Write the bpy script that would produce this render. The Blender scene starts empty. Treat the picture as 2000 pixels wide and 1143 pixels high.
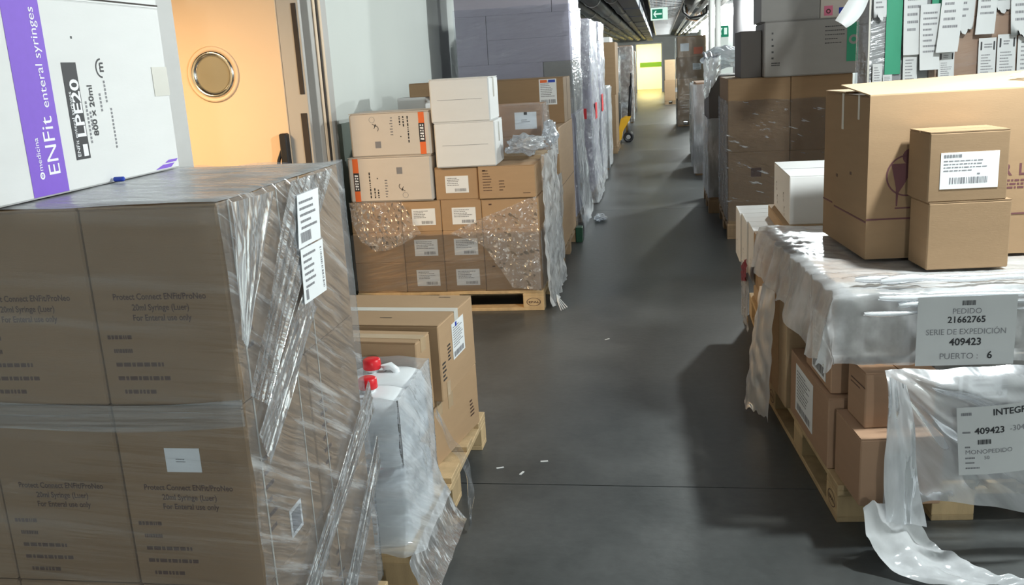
import bpy, math, random
from mathutils import Vector, Matrix, noise

# ------------------------------------------------------------------ camera, world, exposure
scene = bpy.context.scene
COL = scene.collection
cam_d = bpy.data.cameras.new('camera')
cam_d.sensor_width = 36.0
cam_d.lens = 36.0 * 1800.0 / 2000.0
cam_d.clip_end = 200
cam = bpy.data.objects.new('camera', cam_d)
COL.objects.link(cam)
cam.matrix_world = Matrix(((0.98643238, 0.0170572, 0.16327954, 0),
                           (0.15423699, 0.24438585, -0.95733302, 0),
                           (-0.05623263, 0.96952803, 0.23843926, 1.65),
                           (0, 0, 0, 1)))
scene.camera = cam
world = bpy.data.worlds.new('world')
scene.world = world
world.use_nodes = True
world.node_tree.nodes['Background'].inputs[0].default_value = (0.85, 0.93, 1.0, 1)
world.node_tree.nodes['Background'].inputs[1].default_value = 0.05
vs = scene.view_settings
vs.view_transform = 'Standard'
vs.look = 'None'
vs.gamma = 1.0
vs.exposure = 0.0
vs.use_curve_mapping = False
scene.cycles.transparent_max_bounces = 32

LAMP_W = 280.0          # each ceiling tube fitting
LAMP_COL = (0.93, 1.0, 0.98)
LAMP_X, LAMP_Z = 1.42, 2.62
LAMP_YS = [-3.6, 3.15, 8.7, 12.2, 15.8, 20.0, 24.2, 28.4, 32.6, 36.8, 41.0]
def area(name, loc, sx, sy, power, color, rot=(0, 0, 0)):
    l = bpy.data.lights.new(name, 'AREA')
    l.shape = 'RECTANGLE'; l.size = sx; l.size_y = sy; l.energy = power; l.color = color
    o = bpy.data.objects.new(name, l); COL.objects.link(o)
    o.location = loc; o.rotation_euler = rot
    return o
for y_ in LAMP_YS:
    l_ = bpy.data.lights.new('lamp_light', 'POINT'); l_.energy = LAMP_W; l_.color = LAMP_COL; l_.shadow_soft_size = 0.07
    o_ = bpy.data.objects.new('lamp_light', l_); COL.objects.link(o_); o_.location = (LAMP_X, y_, LAMP_Z - 0.13)
area('side_room_light', (-3.3, 3.9, 2.4), 0.7, 0.7, 120.0, (1.0, 0.66, 0.34))
area('end_room_light', (-0.5, 49.6, 2.75), 2.4, 2.4, 430.0, (1.0, 0.84, 0.38))

random.seed(4)
R = math.radians

# ------------------------------------------------------------------ materials
def nodes_of(name):
    m = bpy.data.materials.new(name); m.use_nodes = True
    nt = m.node_tree; nt.nodes.clear()
    out = nt.nodes.new('ShaderNodeOutputMaterial')
    return m, nt, out
def nn(nt, t, **kw):
    n = nt.nodes.new(t)
    for k, v in kw.items(): setattr(n, k, v)
    return n
def mat(name, c, rough=0.7, var=0.06, nscale=6.0, stretch=(1, 1, 1), bump=0.0, bscale=40.0, rnd=0.0, metal=0.0, spec=0.4, c2=None):
    m, nt, out = nodes_of(name)
    p = nn(nt, 'ShaderNodeBsdfPrincipled')
    p.inputs['Roughness'].default_value = rough; p.inputs['Metallic'].default_value = metal
    p.inputs['Specular IOR Level'].default_value = spec
    tc = nn(nt, 'ShaderNodeTexCoord'); mp = nn(nt, 'ShaderNodeMapping')
    mp.inputs['Scale'].default_value = stretch
    nt.links.new(tc.outputs['Object'], mp.inputs[0])
    nz = nn(nt, 'ShaderNodeTexNoise'); nz.inputs['Scale'].default_value = nscale; nz.inputs['Detail'].default_value = 4
    nt.links.new(mp.outputs[0], nz.inputs['Vector'])
    mx = nn(nt, 'ShaderNodeMix', data_type='RGBA')
    a = [max(0, x * (1 - var * 1.6)) for x in c]; b = [min(1, x * (1 + var * 1.6)) for x in c]
    if c2: a, b = c, c2
    mx.inputs[6].default_value = (*a, 1); mx.inputs[7].default_value = (*b, 1)
    nt.links.new(nz.outputs[0], mx.inputs[0])
    col = mx.outputs[2]
    if rnd:
        oi = nn(nt, 'ShaderNodeObjectInfo'); mr = nn(nt, 'ShaderNodeMapRange')
        mr.inputs[3].default_value = 1 - rnd; mr.inputs[4].default_value = 1 + rnd
        nt.links.new(oi.outputs['Random'], mr.inputs[0])
        hs = nn(nt, 'ShaderNodeHueSaturation')
        nt.links.new(mr.outputs[0], hs.inputs['Value']); nt.links.new(col, hs.inputs['Color']); col = hs.outputs[0]
    nt.links.new(col, p.inputs['Base Color'])
    if bump:
        n2 = nn(nt, 'ShaderNodeTexNoise'); n2.inputs['Scale'].default_value = bscale; n2.inputs['Detail'].default_value = 3
        nt.links.new(mp.outputs[0], n2.inputs['Vector'])
        bp = nn(nt, 'ShaderNodeBump'); bp.inputs['Strength'].default_value = bump; bp.inputs['Distance'].default_value = 0.01
        nt.links.new(n2.outputs[0], bp.inputs['Height']); nt.links.new(bp.outputs[0], p.inputs['Normal'])
    nt.links.new(p.outputs[0], out.inputs[0])
    return m
def film(name, clear=0.8, milky=0.25, rot=(0, 0, 0), stretch=(2, 2, 25), nscale=1.6, rough=0.18, bump=0.6, bscale=9.0,
         tint=(0.93, 0.95, 0.98), lo=0.45, hi=0.75, voro=0.0):
    # stretch film: mostly see-through, whiter in stretched streaks, glossy on every wrinkle
    m, nt, out = nodes_of(name)
    tc = nn(nt, 'ShaderNodeTexCoord'); mp = nn(nt, 'ShaderNodeMapping')
    mp.vector_type = 'TEXTURE' if False else 'POINT'
    mp.inputs['Rotation'].default_value = rot; 
    nt.links.new(tc.outputs['Object'], mp.inputs[0])
    m2 = nn(nt, 'ShaderNodeMapping'); m2.inputs['Scale'].default_value = stretch
    nt.links.new(mp.outputs[0], m2.inputs[0])
    nz = nn(nt, 'ShaderNodeTexNoise'); nz.inputs['Scale'].default_value = nscale; nz.inputs['Detail'].default_value = 5
    nz.inputs['Roughness'].default_value = 0.6
    nt.links.new(m2.outputs[0], nz.inputs['Vector'])
    rp = nn(nt, 'ShaderNodeMapRange', interpolation_type='SMOOTHSTEP')
    rp.inputs[1].default_value = lo; rp.inputs[2].default_value = hi
    rp.inputs[3].default_value = 1 - clear; rp.inputs[4].default_value = min(1.0, 1 - clear + milky)
    nt.links.new(nz.outputs[0], rp.inputs[0])
    bz = nn(nt, 'ShaderNodeTexNoise'); bz.inputs['Scale'].default_value = bscale; bz.inputs['Detail'].default_value = 3
    nt.links.new(m2.outputs[0], bz.inputs['Vector'])
    h = bz.outputs[0]
    if voro:
        vo = nn(nt, 'ShaderNodeTexVoronoi'); vo.inputs['Scale'].default_value = voro
        nt.links.new(tc.outputs['Object'], vo.inputs['Vector']); h = vo.outputs['Distance']
    bp = nn(nt, 'ShaderNodeBump'); bp.inputs['Strength'].default_value = bump; bp.inputs['Distance'].default_value = 0.03
    nt.links.new(h, bp.inputs['Height'])
    tr = nn(nt, 'ShaderNodeBsdfTransparent'); tr.inputs[0].default_value = (*tint, 1)
    df = nn(nt, 'ShaderNodeBsdfDiffuse'); df.inputs[0].default_value = (0.82, 0.84, 0.87, 1)
    tl = nn(nt, 'ShaderNodeBsdfTranslucent'); tl.inputs[0].default_value = (0.82, 0.84, 0.87, 1)
    m1 = nn(nt, 'ShaderNodeMixShader'); m1.inputs[0].default_value = 0.35
    nt.links.new(df.outputs[0], m1.inputs[1]); nt.links.new(tl.outputs[0], m1.inputs[2])
    mm = nn(nt, 'ShaderNodeMixShader')
    nt.links.new(rp.outputs[0], mm.inputs[0]); nt.links.new(tr.outputs[0], mm.inputs[1]); nt.links.new(m1.outputs[0], mm.inputs[2])
    gl = nn(nt, 'ShaderNodeBsdfGlossy'); gl.inputs['Roughness'].default_value = rough
    gl.inputs['Color'].default_value = (0.95, 0.97, 1, 1)
    nt.links.new(bp.outputs[0], gl.inputs['Normal'])
    fr = nn(nt, 'ShaderNodeFresnel'); fr.inputs[0].default_value = 1.5
    nt.links.new(bp.outputs[0], fr.inputs['Normal'])
    ad = nn(nt, 'ShaderNodeMath', operation='MULTIPLY_ADD'); ad.inputs[1].default_value = 0.7; ad.inputs[2].default_value = 0.01
    ad.use_clamp = True
    nt.links.new(fr.outputs[0], ad.inputs[0])
    mg = nn(nt, 'ShaderNodeMixShader')
    nt.links.new(ad.outputs[0], mg.inputs[0]); nt.links.new(mm.outputs[0], mg.inputs[1]); nt.links.new(gl.outputs[0], mg.inputs[2])
    nt.links.new(mg.outputs[0], out.inputs[0])
    return m
def emit(name, c, s):
    m, nt, out = nodes_of(name)
    e = nn(nt, 'ShaderNodeEmission'); e.inputs[0].default_value = (*c, 1); e.inputs[1].default_value = s
    nt.links.new(e.outputs[0], out.inputs[0]); return m

def floor_mat():
    m, nt, out = nodes_of('polished_concrete')
    p = nn(nt, 'ShaderNodeBsdfPrincipled'); tc = nn(nt, 'ShaderNodeTexCoord')
    n1 = nn(nt, 'ShaderNodeTexNoise'); n1.inputs['Scale'].default_value = 1.3; n1.inputs['Detail'].default_value = 7; n1.inputs['Roughness'].default_value = 0.62
    n2 = nn(nt, 'ShaderNodeTexNoise'); n2.inputs['Scale'].default_value = 26; n2.inputs['Detail'].default_value = 5
    g = nn(nt, 'ShaderNodeNewGeometry')
    for n in (n1, n2): nt.links.new(g.outputs['Position'], n.inputs['Vector'])
    cr = nn(nt, 'ShaderNodeValToRGB')
    cr.color_ramp.elements[0].position = 0.3; cr.color_ramp.elements[0].color = (0.050, 0.055, 0.056, 1)
    cr.color_ramp.elements[1].position = 0.72; cr.color_ramp.elements[1].color = (0.115, 0.12, 0.12, 1)
    nt.links.new(n1.outputs[0], cr.inputs[0])
    mx = nn(nt, 'ShaderNodeMix', data_type='RGBA', blend_type='MULTIPLY'); mx.inputs[0].default_value = 0.35
    nt.links.new(cr.outputs[0], mx.inputs[6]); nt.links.new(n2.outputs[0], mx.inputs[7])
    nt.links.new(mx.outputs[2], p.inputs['Base Color'])
    mr = nn(nt, 'ShaderNodeMapRange'); mr.inputs[3].default_value = 0.30; mr.inputs[4].default_value = 0.48
    nt.links.new(n1.outputs[0], mr.inputs[0]); nt.links.new(mr.outputs[0], p.inputs['Roughness'])
    bp = nn(nt, 'ShaderNodeBump'); bp.inputs['Strength'].default_value = 0.08; bp.inputs['Distance'].default_value = 0.01
    nt.links.new(n2.outputs[0], bp.inputs['Height']); nt.links.new(bp.outputs[0], p.inputs['Normal'])
    nt.links.new(p.outputs[0], out.inputs[0]); return m

M = {}
M['floor'] = floor_mat()
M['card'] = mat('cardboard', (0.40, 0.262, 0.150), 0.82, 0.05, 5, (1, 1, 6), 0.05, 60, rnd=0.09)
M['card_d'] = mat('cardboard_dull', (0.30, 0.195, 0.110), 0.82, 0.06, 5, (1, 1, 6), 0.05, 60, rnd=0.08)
M['card_r'] = mat('cardboard_reddish', (0.38, 0.235, 0.150), 0.82, 0.05, 5, (1, 1, 6), 0.05, 60, rnd=0.06)
M['card_l'] = mat('cardboard_pale', (0.47, 0.33, 0.20), 0.8, 0.05, 5, (1, 1, 6), 0.05, 60, rnd=0.06)
M['card_w'] = mat('white_board', (0.72, 0.72, 0.72), 0.7, 0.03, 4, (1, 1, 4), 0.03, 60, rnd=0.03)
M['card_c'] = mat('cream_board', (0.62, 0.56, 0.50), 0.75, 0.03, 4, (1, 1, 4), 0.03, 60)
M['card_p'] = mat('lilac_board', (0.41, 0.38, 0.445), 0.7, 0.05, 3, (1, 1, 10), 0.04, 30, rnd=0.04)
M['card_g'] = mat('grey_board', (0.30, 0.29, 0.28), 0.75, 0.04, 4, (1, 1, 4), rnd=0.05)
M['card_k'] = mat('dark_board', (0.10, 0.09, 0.085), 0.75, 0.06, 4, rnd=0.1)
M['tape'] = mat('packing_tape', (0.46, 0.33, 0.20), 0.25, 0.04, 8)
M['tape_c'] = mat('clear_tape', (0.62, 0.60, 0.55), 0.2, 0.04, 8)
M['label'] = mat('label_paper', (0.80, 0.82, 0.84), 0.55, 0.02, 8)
M['paper'] = mat('printed_paper', (0.60, 0.61, 0.62), 0.6, 0.03, 8, bump=0.05, bscale=6)
M['ink'] = mat('black_ink', (0.035, 0.035, 0.04), 0.6, 0.1)
M['ink_g'] = mat('grey_ink', (0.22, 0.22, 0.24), 0.6, 0.1)
M['ink_b'] = mat('brown_ink', (0.10, 0.055, 0.04), 0.7, 0.1)
M['ink_m'] = mat('maroon_ink', (0.13, 0.05, 0.055), 0.7, 0.1)
M['purple'] = mat('purple_print', (0.215, 0.095, 0.60), 0.6, 0.03, 60)
M['white_ink'] = mat('white_ink', (0.85, 0.85, 0.88), 0.6, 0.02)
M['orange'] = mat('orange_print', (0.80, 0.16, 0.04), 0.6, 0.03)
M['red'] = mat('red_plastic', (0.70, 0.02, 0.03), 0.35, 0.05)
M['red_d'] = mat('dark_red_film', (0.22, 0.02, 0.03), 0.4, 0.1)
M['green'] = mat('green_print', (0.03, 0.30, 0.17), 0.55, 0.05)
M['green_d'] = mat('dark_green_paint', (0.01, 0.06, 0.03), 0.6, 0.05)
M['pink'] = mat('pink_label', (0.75, 0.20, 0.32), 0.6, 0.04)
M['blue'] = mat('blue_pen', (0.02, 0.06, 0.45), 0.4, 0.04)
M['teal'] = mat('teal_film', (0.05, 0.40, 0.36), 0.3, 0.1)
M['wood'] = mat('pallet_wood', (0.50, 0.36, 0.20), 0.75, 0.22, 3.0, (6, 6, 1.2), 0.12, 40, rnd=0.15)
M['wood_d'] = mat('old_pallet_wood', (0.30, 0.20, 0.115), 0.8, 0.25, 3.0, (6, 6, 1.2), 0.12, 40, rnd=0.18)
M['wall'] = mat('painted_wall', (0.70, 0.735, 0.71), 0.7, 0.03, 1.2, (1, 1, 0.4))
M['wains'] = mat('grey_green_paint', (0.22, 0.26, 0.23), 0.6, 0.04, 2)
M['ceil'] = mat('dark_ceiling', (0.10, 0.10, 0.105), 0.8, 0.1, 2)
M['beam'] = mat('concrete_beam', (0.30, 0.30, 0.29), 0.8, 0.08, 2)
M['pipe'] = mat('dark_pipe', (0.06, 0.06, 0.065), 0.45, 0.15, 3, bump=0.1)
M['duct'] = mat('navy_duct', (0.03, 0.035, 0.06), 0.5, 0.1, 3)
M['steel'] = mat('steel', (0.45, 0.45, 0.46), 0.35, 0.05, 3, metal=0.8)
M['chrome'] = mat('chrome', (0.75, 0.74, 0.72), 0.16, 0.02, 3, metal=1.0)
M['col'] = mat('metal_column', (0.42, 0.41, 0.42), 0.38, 0.05, 2, metal=0.55)
M['door'] = mat('peach_door', (0.82, 0.62, 0.44), 0.55, 0.02, 2)
M['frame'] = mat('grey_frame', (0.46, 0.44, 0.42), 0.5, 0.03, 3)
M['black'] = mat('black_plastic', (0.02, 0.02, 0.024), 0.4, 0.1)
M['dark'] = mat('dark_recess', (0.05, 0.04, 0.035), 0.8, 0.1)
M['pane'] = mat('frosted_pane', (0.30, 0.27, 0.19), 0.25, 0.1, 3)
M['yellow'] = mat('yellow_paint', (0.85, 0.45, 0.02), 0.4, 0.05)
M['lime'] = mat('green_stripe', (0.06, 0.16, 0.01), 0.6, 0.03)
M['endwall'] = mat('cream_wall', (0.85, 0.82, 0.62), 0.7, 0.02)
M['jug'] = mat('white_plastic', (0.80, 0.84, 0.87), 0.35, 0.03, 3)
M['exit'] = emit('exit_green', (0.03, 0.28, 0.16), 0.8)
M['exit_w'] = emit('exit_white', (0.75, 1.0, 0.88), 1.0)
M['tube'] = emit('tube_glow', (0.93, 1.0, 0.98), 9.0)
M['cable_w'] = mat('white_cable', (0.7, 0.68, 0.66), 0.5, 0.05)
M['cable_o'] = mat('orange_cable', (0.55, 0.28, 0.14), 0.5, 0.05)
M['film_side'] = film('stretch_film_diagonal', 0.86, 0.50, rot=(R(32), 0, 0), stretch=(2, 1.5, 22), nscale=1.3, rough=0.2, bump=0.35, bscale=2.2, lo=0.52, hi=0.72)
M['film_front'] = film('stretch_film_level', 0.94, 0.16, rot=(0, R(-4), 0), stretch=(1.2, 1.2, 26), nscale=1.1, rough=0.25, bump=0.25, bscale=2.0, lo=0.46, hi=0.8)
M['film_clear'] = film('stretch_film_clear', 0.93, 0.16, rot=(0, R(10), 0), stretch=(2, 2, 18), nscale=1.0, rough=0.18, bump=0.4, bscale=2.0, lo=0.5, hi=0.8)
M['film_white'] = film('stretch_film_bunched', 0.55, 0.42, stretch=(9, 9, 2.2), nscale=1.3, rough=0.18, bump=0.5, bscale=1.6, lo=0.40, hi=0.66)
M['film_crumple'] = film('crumpled_film', 0.66, 0.46, stretch=(7, 7, 5), nscale=1.6, rough=0.15, bump=0.7, bscale=1.8, lo=0.42, hi=0.7)
M['film_bubble'] = film('bubble_film', 0.80, 0.50, stretch=(14, 14, 14), nscale=2.4, rough=0.16, bump=0.6, voro=30.0, tint=(0.93, 0.90, 0.87), lo=.52, hi=.70)
M['film_band'] = film('twisted_film_band', 0.72, 0.62, rot=(R(50), 0, 0), stretch=(4, 1.6, 20), nscale=1.3, rough=0.18, bump=0.4, bscale=1.6, lo=0.42, hi=0.64)
M['film_can'] = film('canister_film', 0.60, 0.38, rot=(R(40), 0, 0), stretch=(2, 1.5, 18), nscale=1.2, rough=0.16, bump=0.5, bscale=2.0, lo=0.45, hi=0.7)
M['fold'] = film('rolled_film', 0.22, 0.3, stretch=(6, 8, 8), nscale=1.2, rough=0.22, bump=0.4, bscale=1.5, lo=0.35, hi=0.7)
M['bag'] = film('bag_plastic', 0.25, 0.35, stretch=(6, 6, 6), nscale=1.2, rough=0.2, bump=0.5, bscale=1.5, lo=0.35, hi=0.7, tint=(.85, .95, .93))
M['sheet_milk'] = film('milky_sheet', 0.60, 0.34, stretch=(5, 7, 4), nscale=0.9, rough=0.25, bump=0.3, bscale=1.5, lo=0.35, hi=0.72, tint=(.97, .92, .86))
M['sheet_front'] = film('front_sheet', 0.58, 0.24, rot=(0, R(40), 0), stretch=(8, 3, 1.5), nscale=0.9, rough=0.2, bump=0.35, bscale=1.2, lo=0.4, hi=0.7)

# ------------------------------------------------------------------ mesh helpers
class MB:
    def __init__(s): s.v = []; s.f = []
    def box(s, x0, x1, y0, y1, z0, z1, c=0.0):
        if c <= 0:
            b = len(s.v)
            s.v += [(x, y, z) for z in (z0, z1) for y in (y0, y1) for x in (x0, x1)]
            s.f += [tuple(b + i for i in q) for q in ((0, 2, 3, 1), (4, 5, 7, 6), (0, 1, 5, 4), (2, 6, 7, 3), (0, 4, 6, 2), (1, 3, 7, 5))]
            return s
        b = len(s.v); idx = {}
        lo = (x0, y0, z0); hi = (x1, y1, z1)
        for sx in (0, 1):
            for sy in (0, 1):
                for sz in (0, 1):
                    sg = (sx, sy, sz)
                    for ax in range(3):
                        p = []
                        for k in range(3):
                            e = hi[k] if sg[k] else lo[k]
                            if k != ax: e += -c if sg[k] else c
                            p.append(e)
                        idx[(sg, ax)] = len(s.v); s.v.append(tuple(p))
        for ax in range(3):
            o1, o2 = (ax + 1) % 3, (ax + 2) % 3
            for sd in (0, 1):
                q = []
                for (a, d) in ((0, 0), (1, 0), (1, 1), (0, 1)):
                    g = [0, 0, 0]; g[ax] = sd; g[o1] = a; g[o2] = d
                    q.append(idx[(tuple(g), ax)])
                s.f.append(tuple(q if sd else q[::-1]))
        for ax in range(3):
            o1, o2 = (ax + 1) % 3, (ax + 2) % 3
            for a in (0, 1):
                for d in (0, 1):
                    g0 = [0, 0, 0]; g0[o1] = a; g0[o2] = d; g1 = list(g0); g1[ax] = 1
                    g0, g1 = tuple(g0), tuple(g1)
                    q = [idx[(g0, o1)], idx[(g1, o1)], idx[(g1, o2)], idx[(g0, o2)]]
                    s.f.append(tuple(q if (a ^ d) else q[::-1]))
        for sx in (0, 1):
            for sy in (0, 1):
                for sz in (0, 1):
                    g = (sx, sy, sz); q = [idx[(g, 0)], idx[(g, 1)], idx[(g, 2)]]
                    s.f.append(tuple(q if (sx + sy + sz) % 2 else q[::-1]))
        return s
    def tube(s, pts, r, n=8, cap=True):
        pts = [Vector(p) for p in pts]; rs = r if isinstance(r, (list, tuple)) else [r] * len(pts)
        rings = []
        for i, p in enumerate(pts):
            d = (pts[min(i + 1, len(pts) - 1)] - pts[max(i - 1, 0)]).normalized()
            u = d.cross(Vector((0, 0, 1)) if abs(d.z) < 0.9 else Vector((1, 0, 0))).normalized(); w = d.cross(u)
            b = len(s.v); rings.append(b)
            s.v += [tuple(p + (u * math.cos(2 * math.pi * k / n) + w * math.sin(2 * math.pi * k / n)) * rs[i]) for k in range(n)]
        for a, b in zip(rings, rings[1:]):
            s.f += [(a + k, a + (k + 1) % n, b + (k + 1) % n, b + k) for k in range(n)]
        if cap:
            s.f.append(tuple(rings[0] + k for k in range(n))[::-1]); s.f.append(tuple(rings[-1] + k for k in range(n)))
        return s
    def lathe(s, prof, n=24, c=(0, 0, 0), axis='Z'):
        b = len(s.v)
        for (r, h) in prof:
            for k in range(n):
                a = 2 * math.pi * k / n; x, y = r * math.cos(a), r * math.sin(a)
                s.v.append({'Z': (c[0] + x, c[1] + y, c[2] + h), 'Y': (c[0] + x, c[1] + h, c[2] + y), 'X': (c[0] + h, c[1] + x, c[2] + y)}[axis])
        for i in range(len(prof) - 1):
            s.f += [(b + i * n + k, b + i * n + (k + 1) % n, b + (i + 1) * n + (k + 1) % n, b + (i + 1) * n + k) for k in range(n)]
        return s
    def build(s, name, m, parent=None, smooth=False):
        me = bpy.data.meshes.new(name); me.from_pydata(s.v, [], s.f); me.update()
        if smooth:
            for p in me.polygons: p.use_smooth = True
        return obj(name, me, m, parent)
def obj(name, me, m, parent=None):
    if m is not None and not me.materials: me.materials.append(M[m] if isinstance(m, str) else m)
    o = bpy.data.objects.new(name, me); COL.objects.link(o)
    if parent: o.parent = parent
    return o
def empty(name, loc, rz=0.0):
    o = bpy.data.objects.new(name, None); COL.objects.link(o)
    o.location = loc; o.rotation_euler = (0, 0, rz); o.empty_display_size = 0.1
    return o
def tag(o, label, cat, group=None, kind=None):
    o['label'] = label
    o['category'] = cat
    if group: o['group'] = group
    if kind: o['kind'] = kind
    return o
def struct(o):
    o['kind'] = 'structure'; return o
def sheet(name, fn, nu, nv, m, parent=None):
    mb = MB()
    for j in range(nv + 1):
        for i in range(nu + 1): mb.v.append(tuple(fn(i / nu, j / nv)))
    w = nu + 1
    mb.f = [(j * w + i, j * w + i + 1, (j + 1) * w + i + 1, (j + 1) * w + i) for j in range(nv) for i in range(nu)]
    return mb.build(name, m, parent, True)
def nz(x, y, z=0.0): return noise.noise(Vector((x, y, z)))
def lerp(a, b, t): return a + (b - a) * t

_tc = {}
def text_geo(body, size, bold=False, align='LEFT'):
    key = (body, size, bold, align)
    if key not in _tc:
        cu = bpy.data.curves.new('t', 'FONT'); cu.body = body; cu.size = size; cu.align_x = align; cu.resolution_u = 3
        if bold: cu.offset = size * 0.022
        o = bpy.data.objects.new('t', cu); COL.objects.link(o)
        dg = bpy.context.evaluated_depsgraph_get(); me = o.evaluated_get(dg).to_mesh()
        _tc[key] = ([tuple(v.co) for v in me.vertices], [tuple(p.vertices) for p in me.polygons])
        o.evaluated_get(dg).to_mesh_clear()
        bpy.data.objects.remove(o); bpy.data.curves.remove(cu)
    return _tc[key]
class Flat:      # 2-D marks, later laid on a face
    def __init__(s): s.v = []; s.f = []; s.t = []
    def rect(s, u0, v0, u1, v1):
        b = len(s.v); s.v += [(u0, v0), (u1, v0), (u1, v1), (u0, v1)]; s.f.append((b, b + 1, b + 2, b + 3)); return s
    def text(s, body, u, v, size, bold=False, align='LEFT', rot=0.0, sx=1.0):
        vv, ff = text_geo(body, size, bold, align); c, n = math.cos(rot), math.sin(rot)
        s.t.append(([(u + x * sx * c - y * n, v + x * sx * n + y * c) for (x, y, z) in vv], ff)); return s
    def barcode(s, u0, v0, u1, v1, seed=1, rot=False):
        rg = random.Random(seed)
        L = (v1 - v0) if rot else (u1 - u0); t = 0.0; k = L / 60.0
        while t < L - 3 * k:
            w = k * rg.choice((1, 1, 2, 3))
            if rot: s.rect(u0, v0 + t, u1, v0 + t + w)
            else: s.rect(u0 + t, v0, u0 + t + w, v1)
            t += w + k * rg.choice((1, 1, 2))
        return s
    def ring(s, u, v, r0, r1, n=28, a0=0.0, a1=6.28319):
        b = len(s.v)
        for k in range(n + 1):
            a = a0 + (a1 - a0) * k / n
            s.v += [(u + r0 * math.cos(a), v + r0 * math.sin(a)), (u + r1 * math.cos(a), v + r1 * math.sin(a))]
        s.f += [(b + 2 * k, b + 2 * k + 1, b + 2 * k + 3, b + 2 * k + 2) for k in range(n)]; return s
    def poly(s, pts):
        b = len(s.v); s.v += pts; s.f.append(tuple(range(b, b + len(pts)))); return s
    def lines(s, u0, v0, u1, v1, n, seed=2, fill=0.55):
        rg = random.Random(seed); dh = (v1 - v0) / n
        for i in range(n):
            v = v1 - dh * (i + 1) + dh * 0.2; t = u0; end = lerp(u0, u1, rg.uniform(0.5, 1.0))
            while t < end:
                w = rg.uniform(0.03, 0.12) * (u1 - u0); s.rect(t, v, min(t + w, u1), v + dh * fill); t += w + 0.02 * (u1 - u0)
        return s
    def build(s, name, m, face, parent, off):
        o = None
        for i_, (vv, ff) in enumerate(s.t + ([(s.v, s.f)] if s.f else [])):
            me = bpy.data.meshes.new(name); me.from_pydata([face(u, v, off) for (u, v) in vv], [], ff); me.update()
            o = obj(name, me, m, parent)
            if i_ == len(s.t) and len(ff) > 1: o['kind'] = 'stuff'
        return o
def faces_of(w, d, h):
    # (u, v) in metres from the lower left corner of a face seen from outside
    return {'F': lambda u, v, o: (-w / 2 + u, -d / 2 - o, v), 'R': lambda u, v, o: (w / 2 + o, -d / 2 + u, v),
            'L': lambda u, v, o: (-w / 2 - o, d / 2 - u, v), 'B': lambda u, v, o: (w / 2 - u, d / 2 + o, v),
            'T': lambda u, v, o: (-w / 2 + u, -d / 2 + v, h + o)}
def plate(name, m, face, u0, v0, u1, v1, parent, off=0.0004, th=0.0012):
    a = [face(u, v, off) for (u, v) in ((u0, v0), (u1, v0), (u1, v1), (u0, v1))]
    b = [face(u, v, off + th) for (u, v) in ((u0, v0), (u1, v0), (u1, v1), (u0, v1))]
    mb = MB(); mb.v = a + b
    mb.f = [(3, 2, 1, 0), (4, 5, 6, 7), (0, 1, 5, 4), (1, 2, 6, 5), (2, 3, 7, 6), (3, 0, 4, 7)]
    return mb.build(name, m, parent)
def label_on(face, u0, v0, w, h, parent, seed=1, style='ship', m='label', name='label'):
    p = plate(name, m, face, u0, v0, u0 + w, v0 + h, parent)
    f = Flat()
    if style == 'ship':
        f.lines(u0 + w * .08, v0 + h * .42, u0 + w * .85, v0 + h * .92, 5, seed, 0.42)
        f.barcode(u0 + w * .4, v0 + h * .08, u0 + w * .92, v0 + h * .26, seed)
    elif style == 'tall':
        f.lines(u0 + w * .08, v0 + h * .30, u0 + w * .9, v0 + h * .92, 9, seed, 0.4)
        f.barcode(u0 + w * .08, v0 + h * .05, u0 + w * .92, v0 + h * .2, seed)
    elif style == 'vert':
        f.barcode(u0 + w * .1, v0 + h * .06, u0 + w * .42, v0 + h * .94, seed, True)
        for i in range(5): f.rect(u0 + w * (.52 + .08 * i), v0 + h * .12, u0 + w * (.55 + .08 * i), v0 + h * random.uniform(.4, .9))
    elif style == 'blank':
        f.lines(u0 + w * .3, v0 + h * .4, u0 + w * .7, v0 + h * .6, 2, seed, 0.4)
    f.build('print', 'ink_g' if style in ('ship', 'blank', 'tall') else 'ink', face, p, 0.0021)
    return p

def carton(cx, cy, z0, w, d, h, label, m='card', rz=0.0, group=None, flaps=True, name='cardboard_carton', cat='carton', tape=None, split='X', bev=0.004, tapem='tape'):
    e = empty(name, (cx, cy, z0), R(rz)); tag(e, label, cat, group)
    ft = 0.004 if flaps else 0.0
    MB().box(-w / 2, w / 2, -d / 2, d / 2, 0, h - ft, bev).build('body', m, e)
    if flaps:
        g = 0.002
        if split == 'X':       # seam runs along X
            MB().box(-w / 2 + .001, w / 2 - .001, -d / 2 + .001, -g, h - ft, h).build('flap', m, e)
            MB().box(-w / 2 + .001, w / 2 - .001, g, d / 2 - .001, h - ft, h).build('flap', m, e)
        else:
            MB().box(-w / 2 + .001, -g, -d / 2 + .001, d / 2 - .001, h - ft, h).build('flap', m, e)
            MB().box(g, w / 2 - .001, -d / 2 + .001, d / 2 - .001, h - ft, h).build('flap', m, e)
    F = faces_of(w, d, h)
    if tape:
        tw = 0.025; tl = 0.06 if tape is True else tape
        mb = MB()
        if split == 'X':
            mb.box(-w / 2 - .0012, w / 2 + .0012, -tw, tw, h, h + .001)
            for s in (-1, 1): mb.box(min(s * w / 2, s * (w / 2 + .0012)), max(s * w / 2, s * (w / 2 + .0012)), -tw, tw, h - tl, h)
        else:
            mb.box(-tw, tw, -d / 2 - .0012, d / 2 + .0012, h, h + .001)
            for s in (-1, 1): mb.box(-tw, tw, min(s * d / 2, s * (d / 2 + .0012)), max(s * d / 2, s * (d / 2 + .0012)), h - tl, h)
        mb.build('tape', tapem, e)
    return e, F
def cb(x0, x1, y0, y1, z0, z1, label, **kw):
    return carton((x0 + x1) / 2, (y0 + y1) / 2, z0, x1 - x0, y1 - y0, z1 - z0, label, **kw)

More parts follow.
